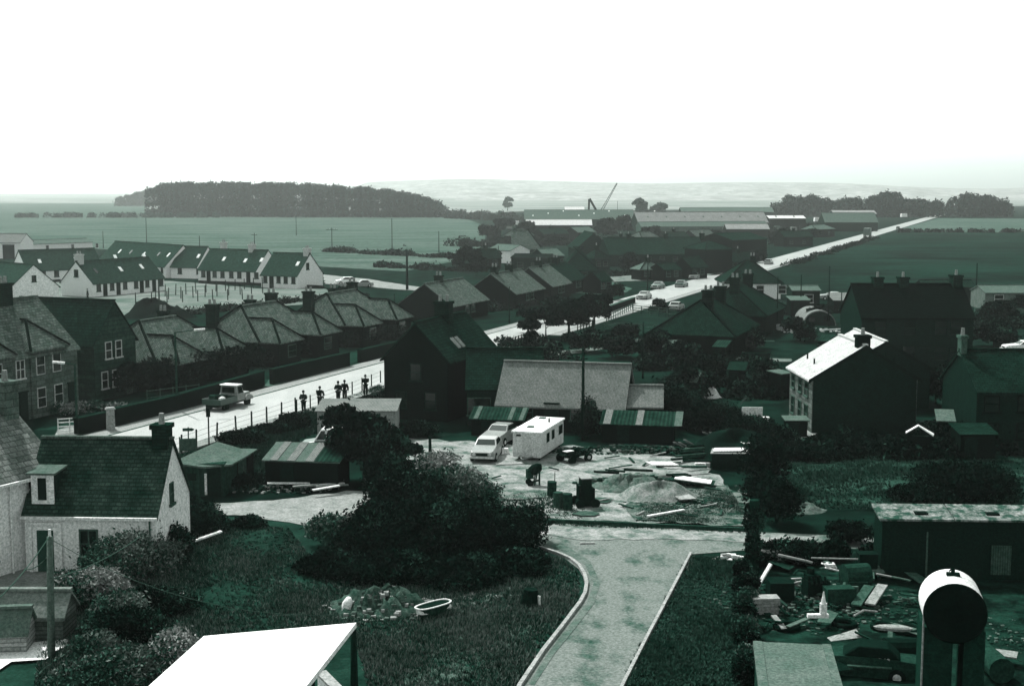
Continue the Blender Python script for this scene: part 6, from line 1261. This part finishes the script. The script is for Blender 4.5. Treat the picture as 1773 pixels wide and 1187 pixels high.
J('pipe_length', 'pale bent pipe lying on the scrap heap, left', 'pipe', 1378, 992, -12, M_conc, lambda b: (b.cyl((-.8, 0, .8), (.4, 0, .6), .07, .06, 8), b.cyl((.4, 0, .6), (.7, .1, .5), .06, .06, 8)))
J('pipe_length', 'long thin pale pipe across the scrap heap', 'pipe', 1455, 1000, -2, M_conc, lambda b: b.cyl((-1.3, 0, .9), (1.1, 0, .85), .04, .04, 8))
J('scrap_engine', 'black engine block in the middle of the scrap heap', 'engine', 1412, 1035, 10, M_black, lambda b: (b.box(-.5, .4, -.35, .35, .1, .85, .03, .02), b.box(-.45, .1, -.25, .25, .85, 1.05), [b.cyl((-.35 + .2 * q, -.3, 1.0), (-.35 + .2 * q, -.5, .75), .05, .05, 7) for q in range(4)], b.cyl((.4, 0, .5), (.55, 0, .5), .3, .3, 14), b.cyl((-.2, .1, 1.05), (-.2, .1, 1.3), .16, .16, 10), b.box(-.6, .6, -.5, .4, 0, .12)))
J('scrap_boiler', 'dark round boiler right of the engine block', 'boiler', 1480, 1020, 0, M_rust, lambda b: (b.cyl((-.5, 0, .6), (.6, .2, .6), .5, .5, 14), b.box(-.4, .4, -.6, -.45, 0, .5)))
J('metal_box', 'dark box with pale edges right of the boiler', 'box', 1452, 1045, 5, M_rust, lambda b: (b.box(-.6, .6, -.4, .4, 0, .7), b.box(-.6, .6, -.42, -.38, .7, .76)))
J('white_scraps', 'bright twisted scrap on top of the heap', 'scrap', 1440, 1012, 0, M_board, lambda b: [b.bar((random.uniform(-.5, .5), random.uniform(-.3, .3), random.uniform(.6, 1)), (random.uniform(-.5, .5), random.uniform(-.3, .3), random.uniform(.6, 1)), .1, .06) for _ in range(7)])
J('pale_casing', 'pale rectangular casing below the bright scrap', 'casing', 1463, 1040, 2, M_framed, lambda b: b.box(-.55, .55, -.03, .1, .3, .62))
J('scrap_plates', 'pale plates near the radiator', 'plates', 1378, 1025, 20, M_conc, lambda b: [b.bar((random.uniform(-.5, .5), random.uniform(-.3, .3), random.uniform(.3, .6)), (random.uniform(-.5, .5), random.uniform(-.3, .3), random.uniform(.3, .6)), .12, .05) for _ in range(6)])
J('dark_crate', 'black crate behind the radiator', 'crate', 1350, 1040, 0, M_black, lambda b: b.box(-.5, .5, -.5, .5, 0, .9))
J('washing_machine', 'upright black box at the back of the scrapyard', 'box', 1500, 1000, 0, M_black, lambda b: (b.box(-.4, .4, -.3, .3, 0, 1.1), b.box(-.42, .42, -.32, .32, 1.1, 1.15)))
for i, (x, y, lab) in enumerate([(1493, 1046, 'left one of two broad boards side by side in the scrapyard'), (1517, 1044, 'right one of two broad boards side by side in the scrapyard')]):
    plank(lab, P(x, y), 2.3, .42, 62, M_wood if i == 0 else M_plank, .35, -5, .07, 'broad_board', 'board', GJ)
for i, (x, y, r, lab) in enumerate([(1362, 1090, .42, 'tyre lying behind the metal cabin, left'), (1462, 1085, .4, 'tyre lying in the middle of the scrapyard'), (1527, 1090, .35, 'tyre lying left of the fuel tank'), (1570, 1095, .45, 'big tyre leaning at the fuel tank')]):
    def torus(b, r=r):
        secs = []
        for k in range(17):
            t = 2 * math.pi * k / 16; cc = Vector((math.cos(t) * r, math.sin(t) * r, .14)); secs.append([tuple(cc + Vector((math.cos(t) * math.cos(u) * .12, math.sin(t) * math.cos(u) * .12, math.sin(u) * .12))) for u in [j * math.pi / 4 for j in range(8)]])
        b.loft(secs)
    J('old_tyre', lab, 'tyre', x, y, 0, M_tyre, torus)
J('gas_cylinder', 'white cone-topped cylinder between cabin and tyres', 'cylinder', 1424, 1110, 0, M_board, lambda b: (b.cyl((0, 0, 1.1), (0, 0, 1.5), .14, .14, 10), b.cyl((0, 0, 1.5), (0, 0, 1.95), .1, .02, 10), b.box(-.6, .2, -.1, .1, .95, 1.08)))
cw = copy_tree(saloon); relabel(cw, 'black stripped car sunk among the scrap left of the fuel tank', GJ); cw.name = 'car_wreck'; cw['category'] = 'car wreck'; put(cw, P(1488, 1160), 165); cw.location.z = -.25; cw.rotation_euler[0] = .08; recolour(cw, M_rust); recolour(cw, M_black, ('windscreen', 'side_window', 'rear_window', 'headlight', 'bumper', 'cabin'))
J('wreck_panel', 'pale oval panel beside the stripped car body', 'panel', 1545, 1128, -10, M_metal, lambda b: b.loft([[(math.cos(t) * r * 1.6, math.sin(t) * r * .5, z) for t in [k * .523 for k in range(12)]] for z, r in ((.85, .4), (.95, .45), (1.0, .35))]))
J('white_bundle', 'bright crumpled bundle at the bottom of the scrapyard', 'bundle', 1530, 1172, 0, M_conc, lambda b: [b.bar((random.uniform(-.5, .3), random.uniform(-.2, .2), random.uniform(.4, .8)), (random.uniform(-.4, .4), random.uniform(-.2, .2), random.uniform(.4, 1)), random.uniform(.08, .2), .05) for _ in range(9)])
J('oil_sump', 'dark rounded casing between wreck and fuel tank', 'casing', 1560, 1150, 0, M_black, lambda b: b.cyl((-.6, 0, .5), (.7, .1, .5), .5, .45, 14))
J('wood_sheet', 'pale broken sheet right of the fuel tank', 'sheet', 1735, 1150, -25, M_plank, lambda b: b.box(-.5, .5, -.35, .35, .4, .45))
J('barrel_wreck', 'dark arched casing right of the fuel tank', 'casing', 1722, 1170, 10, M_rust, lambda b: b.cyl((-.2, -.8, .5), (.1, 1.0, .5), .45, .4, 14))
J('timber_scrap', 'pale broken timbers behind the tyres', 'timber', 1580, 1050, 0, M_framed, lambda b: [b.bar((random.uniform(-.8, .8), random.uniform(-.3, .3), random.uniform(.1, .3)), (random.uniform(-.8, .8), random.uniform(-.3, .3), random.uniform(.1, .4)), .1, .06) for _ in range(8)])
adj = ['short', 'long', 'crooked', 'thin', 'split', 'broad', 'stubby', 'slender', 'bent', 'scorched', 'muddy', 'chipped']
plc = ['lying by the radiator', 'lying by the engine block', 'lying near the leaning plank', 'lying by the two broad boards', 'lying between tyres', 'lying behind the metal cabin', 'lying near the fuel tank', 'lying by the stripped car body', 'lying at the back of the scrapyard']
anchor = [(1324, 1062), (1412, 1035), (1326, 1022), (1505, 1044), (1462, 1085), (1370, 1112), (1590, 1090), (1475, 1150), (1500, 1000)]
cnt = {}
for (x, y, L_, k) in SC:
    j = min(range(9), key=lambda i: (anchor[i][0] - x) ** 2 + (anchor[i][1] - y) ** 2); n_ = cnt.get((j, k), 0); cnt[(j, k)] = n_ + 1
    nm = {'plank': 'scrap_timber', 'sheet': 'scrap_sheet', 'pipe': 'scrap_pipe'}[k]; cat = {'plank': 'timber', 'sheet': 'metal sheet', 'pipe': 'pipe'}[k]; mm = random.choice([M_wood, M_rust, M_woodd, M_felt, M_framed, M_rust, M_metal])
    mb = MB(); zz = random.uniform(.1, .5)
    if k == 'plank': mb.bar((-L_ / 2, 0, zz), (L_ / 2, 0, zz + random.uniform(-.08, .4)), random.uniform(.1, .25), .05)
    elif k == 'sheet':
        q = [(-L_ * .4, -.3, zz), (L_ * .4, -.35, zz + .1), (L_ * .45, .3, zz + .2), (-L_ * .35, .25, zz - .05)]; mb.slab(q, .02)
    else: mb.cyl((-L_ / 2, 0, zz), (0, .05, zz + .12), .05, .05, 7); mb.cyl((0, .05, zz + .12), (L_ / 2, -.1, zz), .05, .05, 7)
    o = mb.build(nm, mm); o.location = P(x, y); o.rotation_euler = (0, 0, random.uniform(0, 3.14)); tag(o, '%s %s %s' % (adj[n_ % 12], cat, plc[j]), cat, GJ)
# ================================================================== PEOPLE
GP2 = 'people looking over the roadside fence'
pe = [(526, 715, 'fold', 'person in dark clothes at the left end of the group by the fence'), (554, 707, 'rail', 'person in dark clothes standing alone, second from the left by the fence'), (586, 697, 'fold', 'left one of the close pair of people by the fence'), (597, 695, 'stand', 'right one of the close pair of people, taller, by the fence'), (633, 685, 'fold', 'person farthest right by the fence, near the black gable house')]
cl = [(M_black, M_woodd), (M_black, M_black), (M_woodd, M_black), (M_black, M_woodd), (M_dark, M_black)]
for (x, y, po, lab), k in zip(pe, cl): person(lab, P(x, y), random.uniform(-120, -60) if x < 600 else 110, po, GP2, k)
person('person in dark clothes walking in front of the lone white cottage', P(152, 519), 200, 'walk', None, (M_black, M_black))
# ================================================================== HAZE
hz = MB(); hz.box(-4500, 4500, -60, 5200, -1.5, 120)
hm = bpy.data.materials.new('haze_air'); hm.use_nodes = True; n = hm.node_tree; n.nodes.clear()
ou = n.nodes.new('ShaderNodeOutputMaterial'); vo = n.nodes.new('ShaderNodeVolumePrincipled'); vo.inputs['Density'].default_value = HAZE_D
vo.inputs['Color'].default_value = (.95, 1.0, .975, 1); vo.inputs['Anisotropy'].default_value = .75
n.links.new(vo.outputs[0], ou.inputs['Volume'])
h = hz.build('haze', hm); tag(h, kind='stuff')
h['label'] = 'pale summer haze thickening towards the horizon'; h['category'] = 'haze'
